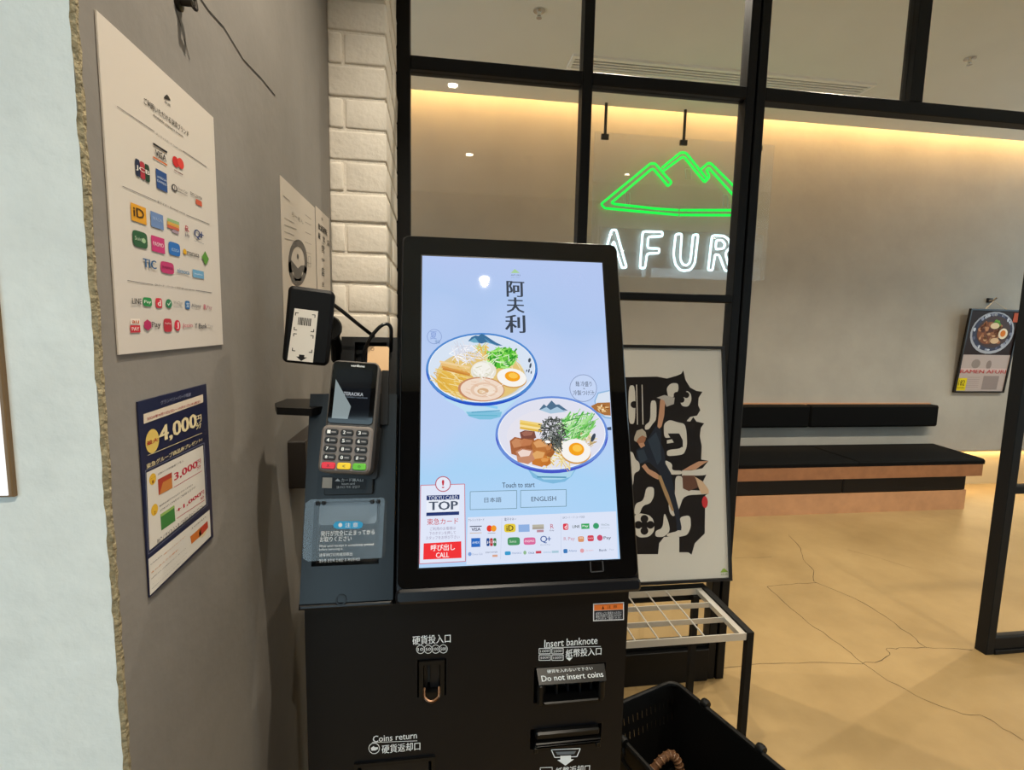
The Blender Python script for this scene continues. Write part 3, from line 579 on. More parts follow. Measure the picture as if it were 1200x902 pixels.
for i, tx in enumerate(('紙幣投入口に硬貨を入れない', '機械が故障する原因になります', '必ずお札をご確認ください')): s.text(tx, (698, 719.5+i*3.2), (728, 716.2+i*3.2), pr('#d8d8dc'), 2)
s.done('warning_sticker', K)
def inside(h, name): MB().slab(FB, h[0]+.0005, h[1]+.0005, h[2]-.0005, h[3]-.0005, -.0305, -.029, CAVITY).build(name, K, False)
# coin slot
a, b, c, d = h_coin; inside(h_coin, 'coin_recess')
MB().ring(FB, a+.003, b+.003, c-.003, d-.001, .007, -.02, .004, BLKPL).build('coin_slot_frame', K, False)
MB().slab(FB, a+.017, b+.025, a+.021, d-.012, -.02, -.002, mat('coin_slit', '#020202', rough=.9)).build('coin_slit', K, False)
MB().slab(FB, a+.011, b+.012, a+.0165, d-.008, -.02, -.006, KCHIN).slab(FB, a+.0215, b+.012, c-.011, d-.008, -.02, -.006, KCHIN).build('coin_guide', K, False)
MB().tube(smoothpath([V((a+.012, KY-.002, b+.018)), V((a+.013, KY-.012, b+.008)), V(((a+c)/2, KY-.016, b+.003)), V((c-.013, KY-.012, b+.008)), V((c-.012, KY-.002, b+.018))]), .0028, mat('copper_lip', '#8a6a55', rough=.25, metal=1)).build('coin_lip', K)
# banknote inserter
a, b, c, d = h_in; inside(h_in, 'banknote_recess'); hh = d-b
m = MB(); m.slab(FB, a+.005, b+.002, a+.016, b+hh*.62, -.028, .012, BLKPL, r=.004, e=.003); m.slab(FB, c-.014, b+.002, c-.003, b+hh*.62, -.028, .012, BLKPL, r=.004, e=.003); m.slab(FB, a+.016, b+.002, c-.014, b+.008, -.028, .012, BLKPL, e=.002)
m.build('banknote_mouth', K)
for i in range(5): x = a+.022+i*(c-a-.044)/4; MB().slab(FB, x-.0015, b+.009, x+.0015, b+hh*.55, -.028, -.01+.004*(i % 2), KCHIN).build('guide_rib', K, False)
P0 = FB[0]; m = MB(); q = lambda u, zz, ww: P0+X_*u+Z_*zz-Y_*ww
ridge = [(a+.004, d-.002, -.004), (a+.006, b+hh*.68, .016), (c-.003, b+hh*.66, .016), (c-.002, d-.002, -.004)]
vs = [q(*p) for p in ridge]+[q(p[0], p[1]-.004, p[2]-.022) for p in ridge]
m.add(vs, [(0,1,2,3),(4,7,6,5),(0,4,5,1),(1,5,6,2),(2,6,7,3),(3,7,4,0)], BLKPL).build('banknote_hood', K, False)
hv = (q(*ridge[0])-q(*ridge[1])); fh = (q(*ridge[1]), X_, hv.normalized(), X_.cross(hv).normalized())
s = Flat(fh, base=.0004); L = hv.length; W = c-a-.009
s.text_ab('Do not insert coins', .006, .005, W-.004, .014, WHITEINK, 0, .012); s.text_ab('硬貨を入れないで下さい', .018, .017, W-.020, .0225, WHITEINK, 0, .01); s.done('coin_warning_lettering', K)
# banknote outlet
a, b, c, d = h_out; inside(h_out, 'outlet_recess'); hh = d-b
MB().slab(FB, a+.008, b+hh*.62, c-.006, d-.001, -.028, .010, BLKPL, r=.004, e=.003).build('outlet_hood', K)
for i in range(2): MB().slab(FB, a+.006, b+hh*(.30+.16*i), c-.004, b+hh*(.41+.16*i), -.028, .013+.002*i, BLKPL, r=.003, e=.002).build('outlet_lip', K)
MB().slab(FB, a+.005, b+.001, a+.012, b+hh*.3, -.028, .012, BLKPL, r=.002, e=.001).build('outlet_cheek', K); MB().slab(FB, c-.012, b+.001, c-.004, b+hh*.3, -.028, .012, BLKPL, r=.002, e=.001).build('outlet_cheek', K)
# coin return tray
a, b, c, d = h_ret; inside(h_ret, 'return_recess')
MB().ring(FB, a-.004, b-.004, c+.004, d+.003, .006, -.002, .004, BLKPL).build('return_frame', K, False)
MB().slab(FB, a+.004, b+.004, c-.004, d-.003, -.028, -.006, KCHIN, r=.006, e=.003).build('return_flap', K)

# card-reader side module
FM = (B0+NN*(-.005), X_, VV, NN)
mu0, mu1 = -.2095, -.0675
def mab(x, y): P = hit(x, y, FM[0], FM[3])-FM[0]; return P.dot(X_), P.dot(VV)
hs = (-.1945, .0085, -.091, .108)
MB().holes(FM, mu0, -.047, mu1, .285, [hs], -.03, 0, KMOD).build('reader_panel', K, False)
MB().slab(FM, mu0, -.047, mu1, .285, -.16, -.031, BLKMAT).build('reader_housing', K, False)
MB().slab(FM, mu0-.001, -.056, mu1-.001, -.0475, -.03, .001, KCHIN, e=.003).build('panel_foot', K, False)
MB().slab(FM, hs[0]+.0005, hs[1]+.0005, hs[2]-.0005, hs[3]-.0005, -.0305, -.029, CAVITY).build('receipt_recess', K, False)
MB().slab(FM, hs[0]+.006, hs[1]+.062, hs[2]-.006, hs[3]-.003, -.029, -.012, mat('receipt_chute', '#5b666f', rough=.4), r=.006).build('receipt_chute', K)
m = MB(); m.lathe([(.0085, -.004), (.0085, .0015), (.006, .0015), (.006, -.002)], FM[0]+X_*(-.147)+VV*(-.043), BLKPL, 20, NN); m.build('lock', K)
# acrylic receipt flap with its caption
MB().slab(FM, -.207, .0175, -.0795, .1125, .006, .0085, FLAPG, r=.010, e=.0006).build('receipt_flap', K)
for uu in (-.187, -.178, -.1025, -.0935): MB().lathe([(.0035, .0085), (.0035, .0105), (.001, .011)], FM[0]+X_*uu+VV*.106, BLKPL, 12, NN).build('flap_screw', K)
s = Flat((FM[0]+NN*.0088, X_, VV, NN), base=.0002); CY = mat('caption_blue', '#2aa4dc', rough=.5)
s.poly([(393,611.5),(396,610.5),(421,610.5),(424.5,612),(425.5,614.5),(424,618),(421,619.3),(395,619.5),(391.5,618),(390.5,615)], CY, 0); s.tc('注 意', 412, 615, 15, 5.4, WHITEINK, 1, .01); s.disc(398.8, 615, 4.6, 5, WHITEINK, 1)
s.text('発行が完全に止まってから', (376,627.3), (439,621), WHITEINK, 0, .006); s.text('お取りください', (375,634.5), (412,628.3), WHITEINK, 0, .006)
s.text('Wait until receipt is completely printed', (374,641), (438,637), WHITEINK, 0); s.text('before removing it.', (374,645.3), (402,641.8), WHITEINK, 0)
s.text('请等待打印完成后取出', (374,651.5), (413,647.6), WHITEINK, 0); s.done('receipt_lettering', K)
s = Flat((FM[0]+NN*-.0004, X_, VV, NN), base=.0008); s.text('영수증 완전히 인쇄된 후 꺼내주세요', (374,658), (422,654), WHITEINK, 0); s.done('receipt_lettering', K)
# card entry label
s = Flat(FM, base=.012); CL = pr('#3b3f44'); s.poly([(379,558.5),(431,559),(430,573.5),(378,572)], CL, 0); s.poly([(380,559.5),(391,559.7),(390.5,572),(379,571.6)], pr('#d8d0c4'), 1); s.poly([(394,563.8),(400.5,564),(397.4,560.5)], WHITEINK, 1); s.text('カード挿入口', (401.5,564.5), (426.5,560), WHITEINK, 1, .01); s.text('Insert card', (402,568), (417,565.5), WHITEINK, 1); s.text('插卡口 카드 삽입구', (396,572), (423,569), WHITEINK, 1); s.done('card_slot_label', K)
MB().slab(FM, -.178, .118, -.102, .146, 0, .0118, BLKPL, r=.003, e=.001).build('card_slot', K)
# upper rear block of the module with its opening
FU = (B0+NN*(-.055), X_, VV, NN)
MB().holes(FU, -.172, .2865, -.0672, .400, [(-.148, .345, -.092, .390)], -.02, 0, BLKPL).build('upper_block', K, False)
MB().slab(FU, -.172, .2865, -.0672, .400, -.11, -.021, BLKMAT).build('upper_housing', K, False)
# horizontal tray wing at the left
tr = [onY(323, 472, .90), onY(333, 463, .97), onY(388, 462, .97), onY(397, 466, .93), onY(388, 471, .90)]
zt = 1.406; pts = [(p.x, p.y) for p in ((onY(324, 470, .885)), (onY(322, 466, .93)), (onY(336, 462, .985)), (onY(392, 462, .985)), (onY(398, 466, .93)), (onY(372, 470, .885)), (onY(365, 471, .87)))]
MB().prism((V((0, 0, 0)), X_, Y_, Z_), pts[::-1] if False else pts, zt-.010, zt+.002, BLKPL).build('side_tray', K, False)

# ------------------------------------------------------------------ payment terminal
ra = radians(-2.6); tu = X_*cos(ra)+VV*sin(ra); tv = -X_*sin(ra)+VV*cos(ra)
tu, tv = X_*cos(.052)-VV*sin(.052)*0+VV*0, VV
tu = (X_*cos(.06)-VV*sin(.06)); tv = (VV*cos(.06)+X_*sin(.06)); 
FT = (B0+NN*.052+X_*(-.139)+VV*.150, tu, tv, NN)          # base centre of the terminal face
T = thing('payment_terminal', 'grey card payment terminal with keypad mounted on the kiosk', 'card terminal', FT[0]-NN*.05)
MB().slab(FT, -.036, .0, .038, .178, -.040, .004, GREYPL, r=.010, e=.004).build('housing', T)
MB().slab(FT, -.030, -.006, .044, .080, -.046, -.040, BLKPL, r=.006).slab(FT, -.025, .02, .025, .13, -.0565, -.046, BLKPL).build('holder', T)
MB().slab(FT, -.0335, .076, .0355, .175, .004, .006, KGLOSS, r=.006, e=.001).build('display_glass', T)
MB().slab(FT, -.039, .001, .038, .073, .004, .010, mat('keypad_grey', '#6f6864', rough=.4), r=.009, e=.003).build('keypad', T)
FTs = (FT[0]+NN*.006, tu, tv, NN)
s = Flat(FTs, base=.0004); u2 = lambda a, b: (a, b)
s.put([(-.027,.084),(.028,.084),(.028,.164),(-.027,.164)], [(0,1,2,3)], em2('#0d131b'), 0); s.put([(-.027,.084),(-.003,.084),(.0,.104),(-.027,.146)], [(0,1,2,3)], em2('#a9b8ba'), 1)
s.text_ab('TERAOKA', -.013, .121, .017, .1265, em2('#e8eef4'), 2, .012); s.text_ab('PAYMENT SOLUTIONS', -.008, .1175, .024, .1195, em2('#9fb0c0'), 2)
s.done('display_picture', T)
s = Flat(FTs, base=.0004); s.text_ab('verifone', -.006, .1675, .015, .1715, WHITEINK, 0, .012); s.done('maker_lettering', T)
kp = T.children
KEYB = mat('key_black', '#141416', rough=.4)
FK = (FT[0]+NN*.010, tu, tv, NN)
keys = ['1', '2', '3', '4', '5', '6', '7', '8', '9', '*', '0', '#']
for i, kx in enumerate(keys):
    r_, c_ = divmod(i, 3); cx, cy = -.0235+c_*.0228, .0625-r_*.0128
    kk = MB().slab(FK, cx-.0095, cy-.0046, cx+.0095, cy+.0046, 0, .0025, KEYB, r=.0035, e=.0008).build('key', T)
    s = Flat((FK[0]+NN*.0026, tu, tv, NN), base=.0002); s.text_ab(kx, cx-.006, cy-.0026, cx-.0025, cy+.0026, WHITEINK, 0, .02)
    s.put([(cx-.0005,cy-.0012),(cx+.0062,cy-.0012),(cx+.0062,cy+.0008),(cx-.0005,cy+.0008)], [(0,1,2,3)], pr('#8a8a8c'), 0); s.build('digit', kk, False)
for c_, (col, sy) in enumerate((('#d8283c', 'X'), ('#e8c81e', '<'), ('#5cb42e', 'O'))):
    cx, cy = -.0235+c_*.0228, .0112
    kk = MB().slab(FK, cx-.0100, cy-.0050, cx+.0100, cy+.0050, 0, .003, mat('key_'+col, col, rough=.4), r=.003, e=.0008).build('key', T)
    s = Flat((FK[0]+NN*.0031, tu, tv, NN), base=.0002); s.text_ab(sy, cx-.002, cy-.002, cx+.002, cy+.002, KEYB, 0); s.build('digit', kk, False)
c0 = onY(426, 424, .93); MB().tube(smoothpath([onY(424, 432, .93), onY(427, 412, .93), onY(434, 396, .93), onY(445, 383, .935), onY(453, 379.5, .94), onY(458, 384, .945), onY(458.5, 396, .95), onY(458, 412, .96)], 8), .0032, BLKPL).build('cable', T)

# tan card standing in the module behind the terminal
FC = (B0+NN*(-.012), X_, VV, NN)
def cab(x, y): P = hit(x, y, FC[0], FC[3])-FC[0]; return P.dot(X_), P.dot(VV)
(a0, b0), (a1, b1) = cab(429, 448), cab(456, 406)
cd = thing('sample_card', 'plain tan card standing upright behind the payment terminal', 'card', FC[0]+X_*((a0+a1)/2)+VV*b0)
MB().slab(FC, a0+.001, .2875, a1, b1, -.0015, 0, mat('tan_card', '#d8b184', rough=.45), r=.004).build('card_body', cd)
s = Flat(FC, base=.0003); s.hoop(436.5, 409, 2, 2, .5, pr('#7a5c40'), 0, 16); s.done('card_mark', cd)
MB().slab(FC, a1-.010, b0-.075, a1+.002, b0+.018, .0076, .016, BLKPL, r=.002).build('card_holder', cd)

# ------------------------------------------------------------------ code scanner
sy = .86; P = [onY(*p, sy) for p in ((337,336), (390,337), (386,425), (330,425))]
su = V((cos(.14), sin(.14), 0)); sv = (V((.10, .04, 1))).normalized(); sn = su.cross(sv).normalized(); su = sv.cross(sn)
FS = (onY(330, 424, sy), su, sv, sn)
S = thing('code_scanner', 'black code scanner on an arm left of the kiosk screen', 'scanner', FS[0]+su*.03)
MB().slab(FS, 0, 0, .069, .121, -.034, 0, mat('scanner_black', '#0b0b0c', rough=.5, spec=.2), r=.008, e=.005).build('housing', S)
s = Flat((FS[0]+sn*.0002, su, sv, sn), base=.0004)
s.text  # sticker laid out in the scanner face's own metres
s.put([(.008,.004),(.046,.004),(.047,.086),(.012,.086)], [(0,1,2,3)], pr('#dfdad2'), 0)
BK = pr('#1c1a1a')
def R4(a, b, c, d, l=1): s.put([(a,b),(c,b),(c,d),(a,d)], [(0,1,2,3)], BK, l)
for y0, y1 in ((.052, .080), (.019, .047)):
    for x, sg in ((.0135, 1), (.0435, -1)):
        for y, sh in ((y0, 1), (y1, -1)):
            R4(min(x, x+sg*.005), min(y, y+sh*.0012), max(x, x+sg*.005), max(y, y+sh*.0012)); R4(min(x, x+sg*.0012), min(y, y+sh*.005), max(x, x+sg*.0012), max(y, y+sh*.005))
rd = random.Random(3); x = .0185
while x < .0385:
    wd = rd.choice((.0006, .0010, .0016)); R4(x, .061, x+wd, .073); x += wd+rd.choice((.0005, .0009))
s.put([(.0245,.0145),(.0325,.0145),(.0325,.011),(.0365,.011),(.0285,.0045),(.0205,.011),(.0245,.011)], [tuple(range(7))], BK, 1)
s.done('scan_sticker', S)
A = FS[0]+su*.055-sn*.034
m = MB(); m.lathe([(.020, 0), (.022, .02), (.018, .045)], FS[0]+su*.062+sv*.062-sn*.034, BLKMAT, 18, -sn); m.build('swivel', S)
MB().tube([FS[0]+su*.065+sv*.060-sn*.07, FS[0]+su*.075+sv*.035-sn*.09, B0+X_*(-.184)+VV*.365+NN*(-.085)], .010, BLKMAT, 10).build('arm', S)
MB().tube(smoothpath([onY(391, 357, .90), onY(403, 366, .91), onY(420, 380, .93), onY(438, 394, .96)], 6), .0032, BLKPL).build('cable', S)

# small dark wall box beside the kiosk
P0, P1 = onX(334, 518, WLX), onX(372, 566, WLX)
t = thing('wall_box', 'small dark box fixed to the grey wall left of the kiosk', 'box', (WLX, 1.12, 1.20))
MB().slab((V((WLX, 0, 0)), Y_, Z_, X_), 1.09, 1.205, 1.33, 1.305, 0, .035, mat('dark_brown_box', '#2a2420', rough=.5), r=.004, e=.002).build('case', t)
MB().slab((V((WLX+.035, 0, 0)), Y_, Z_, X_), 1.10, 1.20, 1.32, 1.222, 0, .02, BLKPL, e=.002).build('shelf_lip', t, False)
MB().slab((V((WLX+.035, 0, 0)), Y_, Z_, X_), 1.17, 1.248, 1.20, 1.256, 0, .006, CHROME).build('latch', t, False)

# ------------------------------------------------------------------ sheets on the left wall
def sheet(name, label, cat, y0, z0, y1, z1, m, th=.002):
    t = thing(name, label, cat, (WLX, (y0+y1)/2, z0)); fr = (V((WLX, 0, 0)), Y_, Z_, X_)
    MB().slab(fr, y0, z0, y1, z1, .0005, th, m).build('sheet', t, False); return t, (V((WLX+th, 0, 0)), Y_, Z_, X_)
t, fr = sheet('notice_sheet', 'white notice of accepted payment marks on the grey wall', 'poster', .540, 1.514, .784, 1.8175, mat('notice_white', '#d3cbc2', rough=.35))
INK, GR = '#2c2a2a', pr('#6a6664')
s = Flat(fr); s.poly([(191.5,115),(192.5,112.5),(195.3,110.5),(198,114),(199.5,118)], pr(INK), 0); s.text('AFURI', (192.5,120.5), (199,122), pr(INK), 0); s.done('shop_logo', t); s = Flat(fr)
s.text('ご利用いただける決済ブランド', (168.5,121.8), (220.5,153.6), pr(INK), 0, .008); s.text('Available payment brands', (179,136.3), (214,158.6), pr(INK), 0, .006)
s.done('heading_lettering', t); s = Flat(fr)
for p, q in (((136.6,124.3),(180.5,154)), ((213.8,176.5),(241.8,195.7)), ((143,218),(183,235.6)), ((218,251.7),(245,262.7)), ((148.8,328.5),(179,333.4)), ((229,340),(248,343))): s.line(p, q, .7, GR, 0); s.done('rule_line', t); s = Flat(fr)
s.text('クレジットカード Credit card', (182.5,157.5), (212.5,175.5), pr(INK), 0); s.done('section_lettering', t); s = Flat(fr); s.text('電子マネー Electronic money', (184,238), (216.5,249), pr(INK), 0); s.done('section_lettering', t); s = Flat(fr); s.text('QRコード・バーコード決済 QR code payment', (181,335), (227.5,338.5), pr(INK), 0); s.done('section_lettering', t)
s = Flat(fr); marks(s, pr, [('r',187,173.3,16,2.4,'#26242a'),('t','VISA',187.3,182,12.5,7.5,'#26242a',.02),('r',187,188.6,16,1.8,'#c8642c'),('d',205.3,189.5,7.4,12,'#c42c2c'),('d3',211,191.5,7.4,12,'#d8423a'),('r',208.5,201.8,10,.9,'#6a3a3a'),
  ('q',160.7,196.5,5.6,20,'#232c44'),('q',166.3,199.6,5.6,20,'#a83440'),('q',171.9,202.8,5.6,20,'#24402f'),('t','JCB',166.3,199.8,15.5,6.4,'#e8e2dc',.015),('r',188.8,211.7,12.4,22,'#2b4d86'),('t','AMERICAN',188.8,209.3,11,2.6,'#c9d4e4',0),('t','EXPRESS',188.8,214,11,2.6,'#c9d4e4',0),
  ('d',203.8,220,6.4,8,'#3a3a40'),('d3',203.8,220,4,5.4,'#d3cbc2'),('r3',203.8,220,.8,6,'#3a3a40'),('t','Diners Club',213,223,11,3,'#4a4a50',0),('t','INTERNATIONAL',213,226.4,11,1.8,'#5a5a60',0),('t','DISCOVER',229.2,229.5,13.5,3,'#3a3838',.01),('r',232.5,237.5,7,6,'#c45a40')]); s.done('card_marks', t)
s = Flat(fr); marks(s, pr, [('r',161.7,250.5,17.5,20,'#d89a2c'),('t','iD',161.5,249.5,12,10.5,'#4a3418',.02),('r',183.4,258.5,14.5,17.5,'#6a86b4'),('t','WAON',183.4,257,11,4,'#9fb4d4',0),('r',202.4,259.5,13.6,3.6,'#8fae7c'),('r',202.4,263.2,13.6,3.6,'#d0a04c'),('r',202.4,267,13.6,3.6,'#c4644c'),('r',204.8,271.2,8,4,'#9c8a98'),('t','R',218.6,268,4,6.6,'#b0344c',.01),('t','Edy',218.8,276,5.2,5,'#3a3a50',0),('t','Q',230.3,274.5,7,11,'#2a3f74',.015),('t','+',235.4,275,4.6,7,'#2a3f74',.015),('t','QUICPay',232.5,283.8,11,1.6,'#5a6478',0),
  ('q',163.4,280.5,17.2,19,'#2f5a3c'),('t','Suica',162,279.6,10,4.4,'#b9cdb4',0),('d3',167.5,282,4.6,6,'#9fbf94'),('r',184.6,286.6,15.2,18,'#c23a74'),('t','PASMO',184.6,286.4,12,4.6,'#f0d2de',.01),('q',203.7,291.8,13.4,15.4,'#2a6ab4'),('t','ICOCA',204.6,293,8.6,3.4,'#b4d0ec',0),('d',216,294.8,4,6.6,'#d8a428'),('t','manaca',225.5,298,14,3.8,'#3a3a3c',.01),('t','◆',239.8,302.4,8.4,16.5,'#5a8f3a',0),
  ('t','TIC',174.5,309,15,10,'#2a5c8c',.03),('q',195.4,313.7,15.4,13.6,'#b83a6c'),('t','SUGOCA',195.4,313.5,12,2.6,'#7c1f48',.01),('t','nimoca',214,318,14,5,'#3a78a4',.015),('r',231.8,321.2,13,9,'#6aa0c4'),('t','hayaken',231.8,321.4,9.5,2.6,'#d0e2ee',0)]); s.done('money_marks', t)
s = Flat(fr); marks(s, pr, [('t','LINE',159.3,352.8,11,6.6,'#2c2c2c',.01),('q',172,353.6,10.4,10.4,'#2f8c4c'),('t','Pay',172,354,8,4.6,'#e0f0e0',.01),('q',185.5,355,7.6,11.6,'#c83444'),('t','d',185.7,355,3.4,7,'#f0dcdc',.02),('d',197.2,355.7,7.4,10.6,'#2f7c54'),('t','✓',197.2,355.6,4.4,5,'#dcecdc',0),('t','WeChat',207.8,354.6,10.6,3.4,'#8a8a86',0),('t','WeChat Pay',207.8,360,10.6,1.9,'#8a8a86',0),('q',219.2,357.2,5.6,9.6,'#2a6aa4'),('t','支',219.2,357.2,3.8,6,'#dce8f0',0),('t','Alipay',229.2,358.6,11.4,5.4,'#3a4450',0),('t','R',239.6,359.6,3,6,'#b85068',.01),('t','Pay',244.8,360.4,5.8,5,'#a07080',0),
  ('r',157.8,376.8,11,7,'#e8ded4'),('t','au',157.8,377,8,3.4,'#c8643c',.01),('r',157.8,385.3,11.6,8.4,'#c83440'),('t','PAY',157.8,385.3,8.6,4.4,'#f4e4e0',.01),('t','⬢',172,380.6,8.4,13,'#b02c5c',0),('t','Pay',182,381,10.4,8,'#3c3438',.01),('q',196,381,9.6,15.6,'#b4303e'),('t','PayPay',196,379,7,2.6,'#f0d8d8',0),('d',207.3,381.3,7,13,'#cc3044'),('t','J',207.3,381.3,2.2,8,'#f2dcdc',.02),('t','Jcoin',219,381.7,11.4,6,'#c06070',.01),('t','Y',229,381.5,2.6,6,'#3a3c44',.01),('t','Bank',237,381.8,9.6,5.6,'#30343c',.01),('t','Pay',245.8,382.3,6,5,'#b0aaa4',0)]); s.done('code_marks', t)

t, fr = sheet('campaign_flyer', 'navy gift voucher campaign flyer below the white payment notice', 'poster', .566, 1.257, .7245, 1.465, mat('flyer_navy', '#1b1f3e', rough=.3))
cv = zoom(150, 430, 3.11); CRM = '#e2d2a6'
s = Flat(fr, cv=cv); s.text('グランベリーパーク限定', (118,138), (228,92), pr('#8f93ac'), 0)
s.poly([(55,172),(272,99),(273,128),(56,207)], pr('#d9cbb8'), 0); s.text('2024年9月1日(日)～10月31日(木)限定!', (68,197), (262,120), pr('#a83038'), 1, .008)
s.disc(87, 270, 50, 88, pr('#d8bb62'), 0); s.text('最大', (67,287), (107,255), pr('#a8241f'), 1, .02); s.text('4,000', (115,284), (246,168), pr(CRM), 1, .035); s.text('円', (247,205), (265,172), pr(CRM), 1, .01); s.text('分', (247,228), (265,198), pr(CRM), 1, .01)
s.line((70,322),(268,240),1.5, pr(CRM), 1); s.text('東急グループ商品券プレゼント!', (66,372), (268,256), pr(CRM), 1, .015); s.done('headline_lettering', t)
s = Flat(fr, cv=cv); s.poly([(66,385),(272,285),(283,500),(77,668)], pr('#d6d0c6'), 0); s.outline([(62,378),(276,276),(288,503),(73,682)], 1.2, pr('#8f93ac'), 0)
RD = pr('#b8203a'); s.disc(88, 408, 26, 42, pr('#dcae34'), 1); s.text('特典', (80,409), (97,398), pr('#7c4a10'), 2); s.text('1', (86,424), (91,411), pr('#7c4a10'), 2)
s.text('TOKYU CARD新規ご入会で', (106,388), (200,345), pr('#3a3a40'), 1); s.poly([(107,410),(158,383),(160,440),(110,467)], pr('#a8402c'), 1); s.poly([(125,420),(158,402),(160,440),(112,466)], pr('#c07a3c'), 2); s.text('3,000', (168,418), (250,340), RD, 1, .03); s.text('円', (250,357), (263,333), RD, 1, .01); s.text('分', (250,376), (263,353), RD, 1, .01); s.line((166,438),(268,378),1.5, RD, 1)
s.disc(95, 520, 26, 42, pr('#dcae34'), 1); s.text('特典', (87,521), (104,510), pr('#7c4a10'), 2); s.text('2', (93,537), (98,523), pr('#7c4a10'), 2)
s.text('期間中税込5万円以上のご利用で', (112,505), (235,430), pr('#3a3a40'), 1); s.text('TOKYU CARDのご利用でさらに', (114,520), (245,440), pr('#3a3a40'), 1)
s.poly([(116,537),(167,503),(171,560),(120,596)], pr('#3f7a3a'), 1); s.poly([(116,537),(167,503),(168,512),(117,547)], pr('#8fae5c'), 2); s.text('+1,000', (176,534), (263,455), RD, 1, .03); s.text('円', (262,470), (275,446), RD, 1, .01); s.text('分', (262,488), (275,465), RD, 1, .01); s.line((176,552),(278,484),1.5, RD, 1)
s.text('詳しくはスタッフまでお問い合わせください', (104,628), (272,522), pr('#4a4a50'), 1); s.done('offer_panel', t)
s = Flat(fr, cv=cv); s.poly([(73,700),(296,520),(301,616),(79,832)], pr('#dad5cc'), 0)
s.text('お申込みは', (80,722), (122,684), pr('#22222a'), 1, .01); s.text('3階インフォメーション', (128,682), (208,618), pr('#d8862c'), 1, .015); s.text('オンライン入会も', (82,748), (180,668), pr('#d8862c'), 1, .015); s.text('TOKYU CARDカウンターへ!', (82,772), (208,662), pr('#22222a'), 1, .01)
s.text('ポイントやクーポンなどの特典', (86,792), (214,676), pr('#6a6a70'), 1); s.text('詳細はウェブサイトをご覧ください', (86,806), (214,690), pr('#6a6a70'), 1)
s.poly([(225,618),(262,585),(266,612),(230,645)], pr('#c8702c'), 1); s.disc(272, 598, 30, 40, pr('#e2c9a0'), 1); s.poly([(262,585),(288,560),(290,585),(266,612)], pr('#b8402c'), 2); s.text('TOKYU', (228,588), (282,548), pr('#5a4a40'), 1); s.done('footer_panel', t)

# two notices in the corner beside the brick pillar
t, fr = sheet('notice_sheet', 'pale notice with a dark round crest next to the brick pillar', 'poster', 1.088, 1.50, 1.372, 1.825, mat('notice_cream', '#c4b9ac', rough=.6))
cv = zoom(310, 180, 3.757); s = Flat(fr, cv=cv); CR = pr('#5f5a56')
s.hoop(146, 480, 42, 102, 12, CR, 0, 36, 30)
s.poly([(104,480),(118,470),(133,488),(146,505),(160,492),(176,492),(186,505),(184,530),(165,520),(160,560),(132,560),(128,520),(108,525)], CR, 0); s.disc(146, 452, 9, 22, CR, 1); s.done('crest', t)
s = Flat(fr, cv=cv); g = pr('#8c857c')
s.line((82,185),(112,210),3, g, 0); s.text('らーめん', (120,275), (170,292), g, 0); s.line((178,268),(205,290),2, g, 0)
for i in range(4): s.line((86, 282+i*30), (130+10*(i % 2), 306+i*27), 2.2, g, 0)
for i in range(5): s.line((178, 300+i*44), (205, 316+i*42), 2, g, 0)
s.outline([(192,452),(202,454),(202,500),(192,498)], 1.5, g, 0); s.done('notice_lettering', t)
t, fr = sheet('notice_sheet', 'narrow pale notice with bold dark characters touching the brick pillar', 'poster', 1.386, 1.50, 1.545, 1.832, mat('notice_cream', '#c4b9ac', rough=.6))
s = Flat(fr, cv=cv); s.disc(253, 288, 7, 14, g, 0)
for row, tx in enumerate(('飲酒運転', '厳 禁 店')):
    for i, ch in enumerate(tx):
        if ch != ' ': s.text(ch, (236+i*10, 332+row*40+i*8), (245+i*10, 308+row*40+i*8+4), pr('#2e2b29'), 1, .03)
for i, (y, h_) in enumerate(((420, 34), (468, 16), (520, 40), (575, 20))): s.tc('営中店主'[i], 257, y, 12, h_, pr('#3c3835'), 1, .02)
s.line((252,390),(262,400),1.5, pr('#3c3835'), 1); s.done('notice_lettering', t)

# hook on the wall, and the pale lit panel on the white wall end
p = onX(208, 2, WLX); t = thing('wall_hook', 'small dark metal fixing high on the grey wall', 'hook', p)
MB().lathe([(.010, 0), (.010, .003), (.004, .004), (.004, .016)], p, mat('dark_metal', '#3a3632', rough=.4, metal=1), 14, (1, 0, 0)).build('plate', t)
MB().tube(smoothpath([p+V((.014, 0, 0)), p+V((.016, .010, -.002)), p+V((.014, .012, .01)), p+V((.012, .004, .014))]), .002, mat('dark_metal', '#3a3632'), 6).build('loop', t)
fr = (V((0, .511, 0)), X_, Z_, -Y_)
p0, p1 = onY(14.5, 583, .505), onY(3, 225, .505)
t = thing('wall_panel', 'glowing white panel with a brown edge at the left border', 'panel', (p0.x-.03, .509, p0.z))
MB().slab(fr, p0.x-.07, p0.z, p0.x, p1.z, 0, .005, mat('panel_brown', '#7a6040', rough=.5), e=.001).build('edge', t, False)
MB().slab(fr, p0.x-.068, p0.z+.002, p0.x-.0035, p1.z-.002, .005, .006, mat('panel_light', '#fbfdfb', emit=1.1)).build('diffuser', t, False)

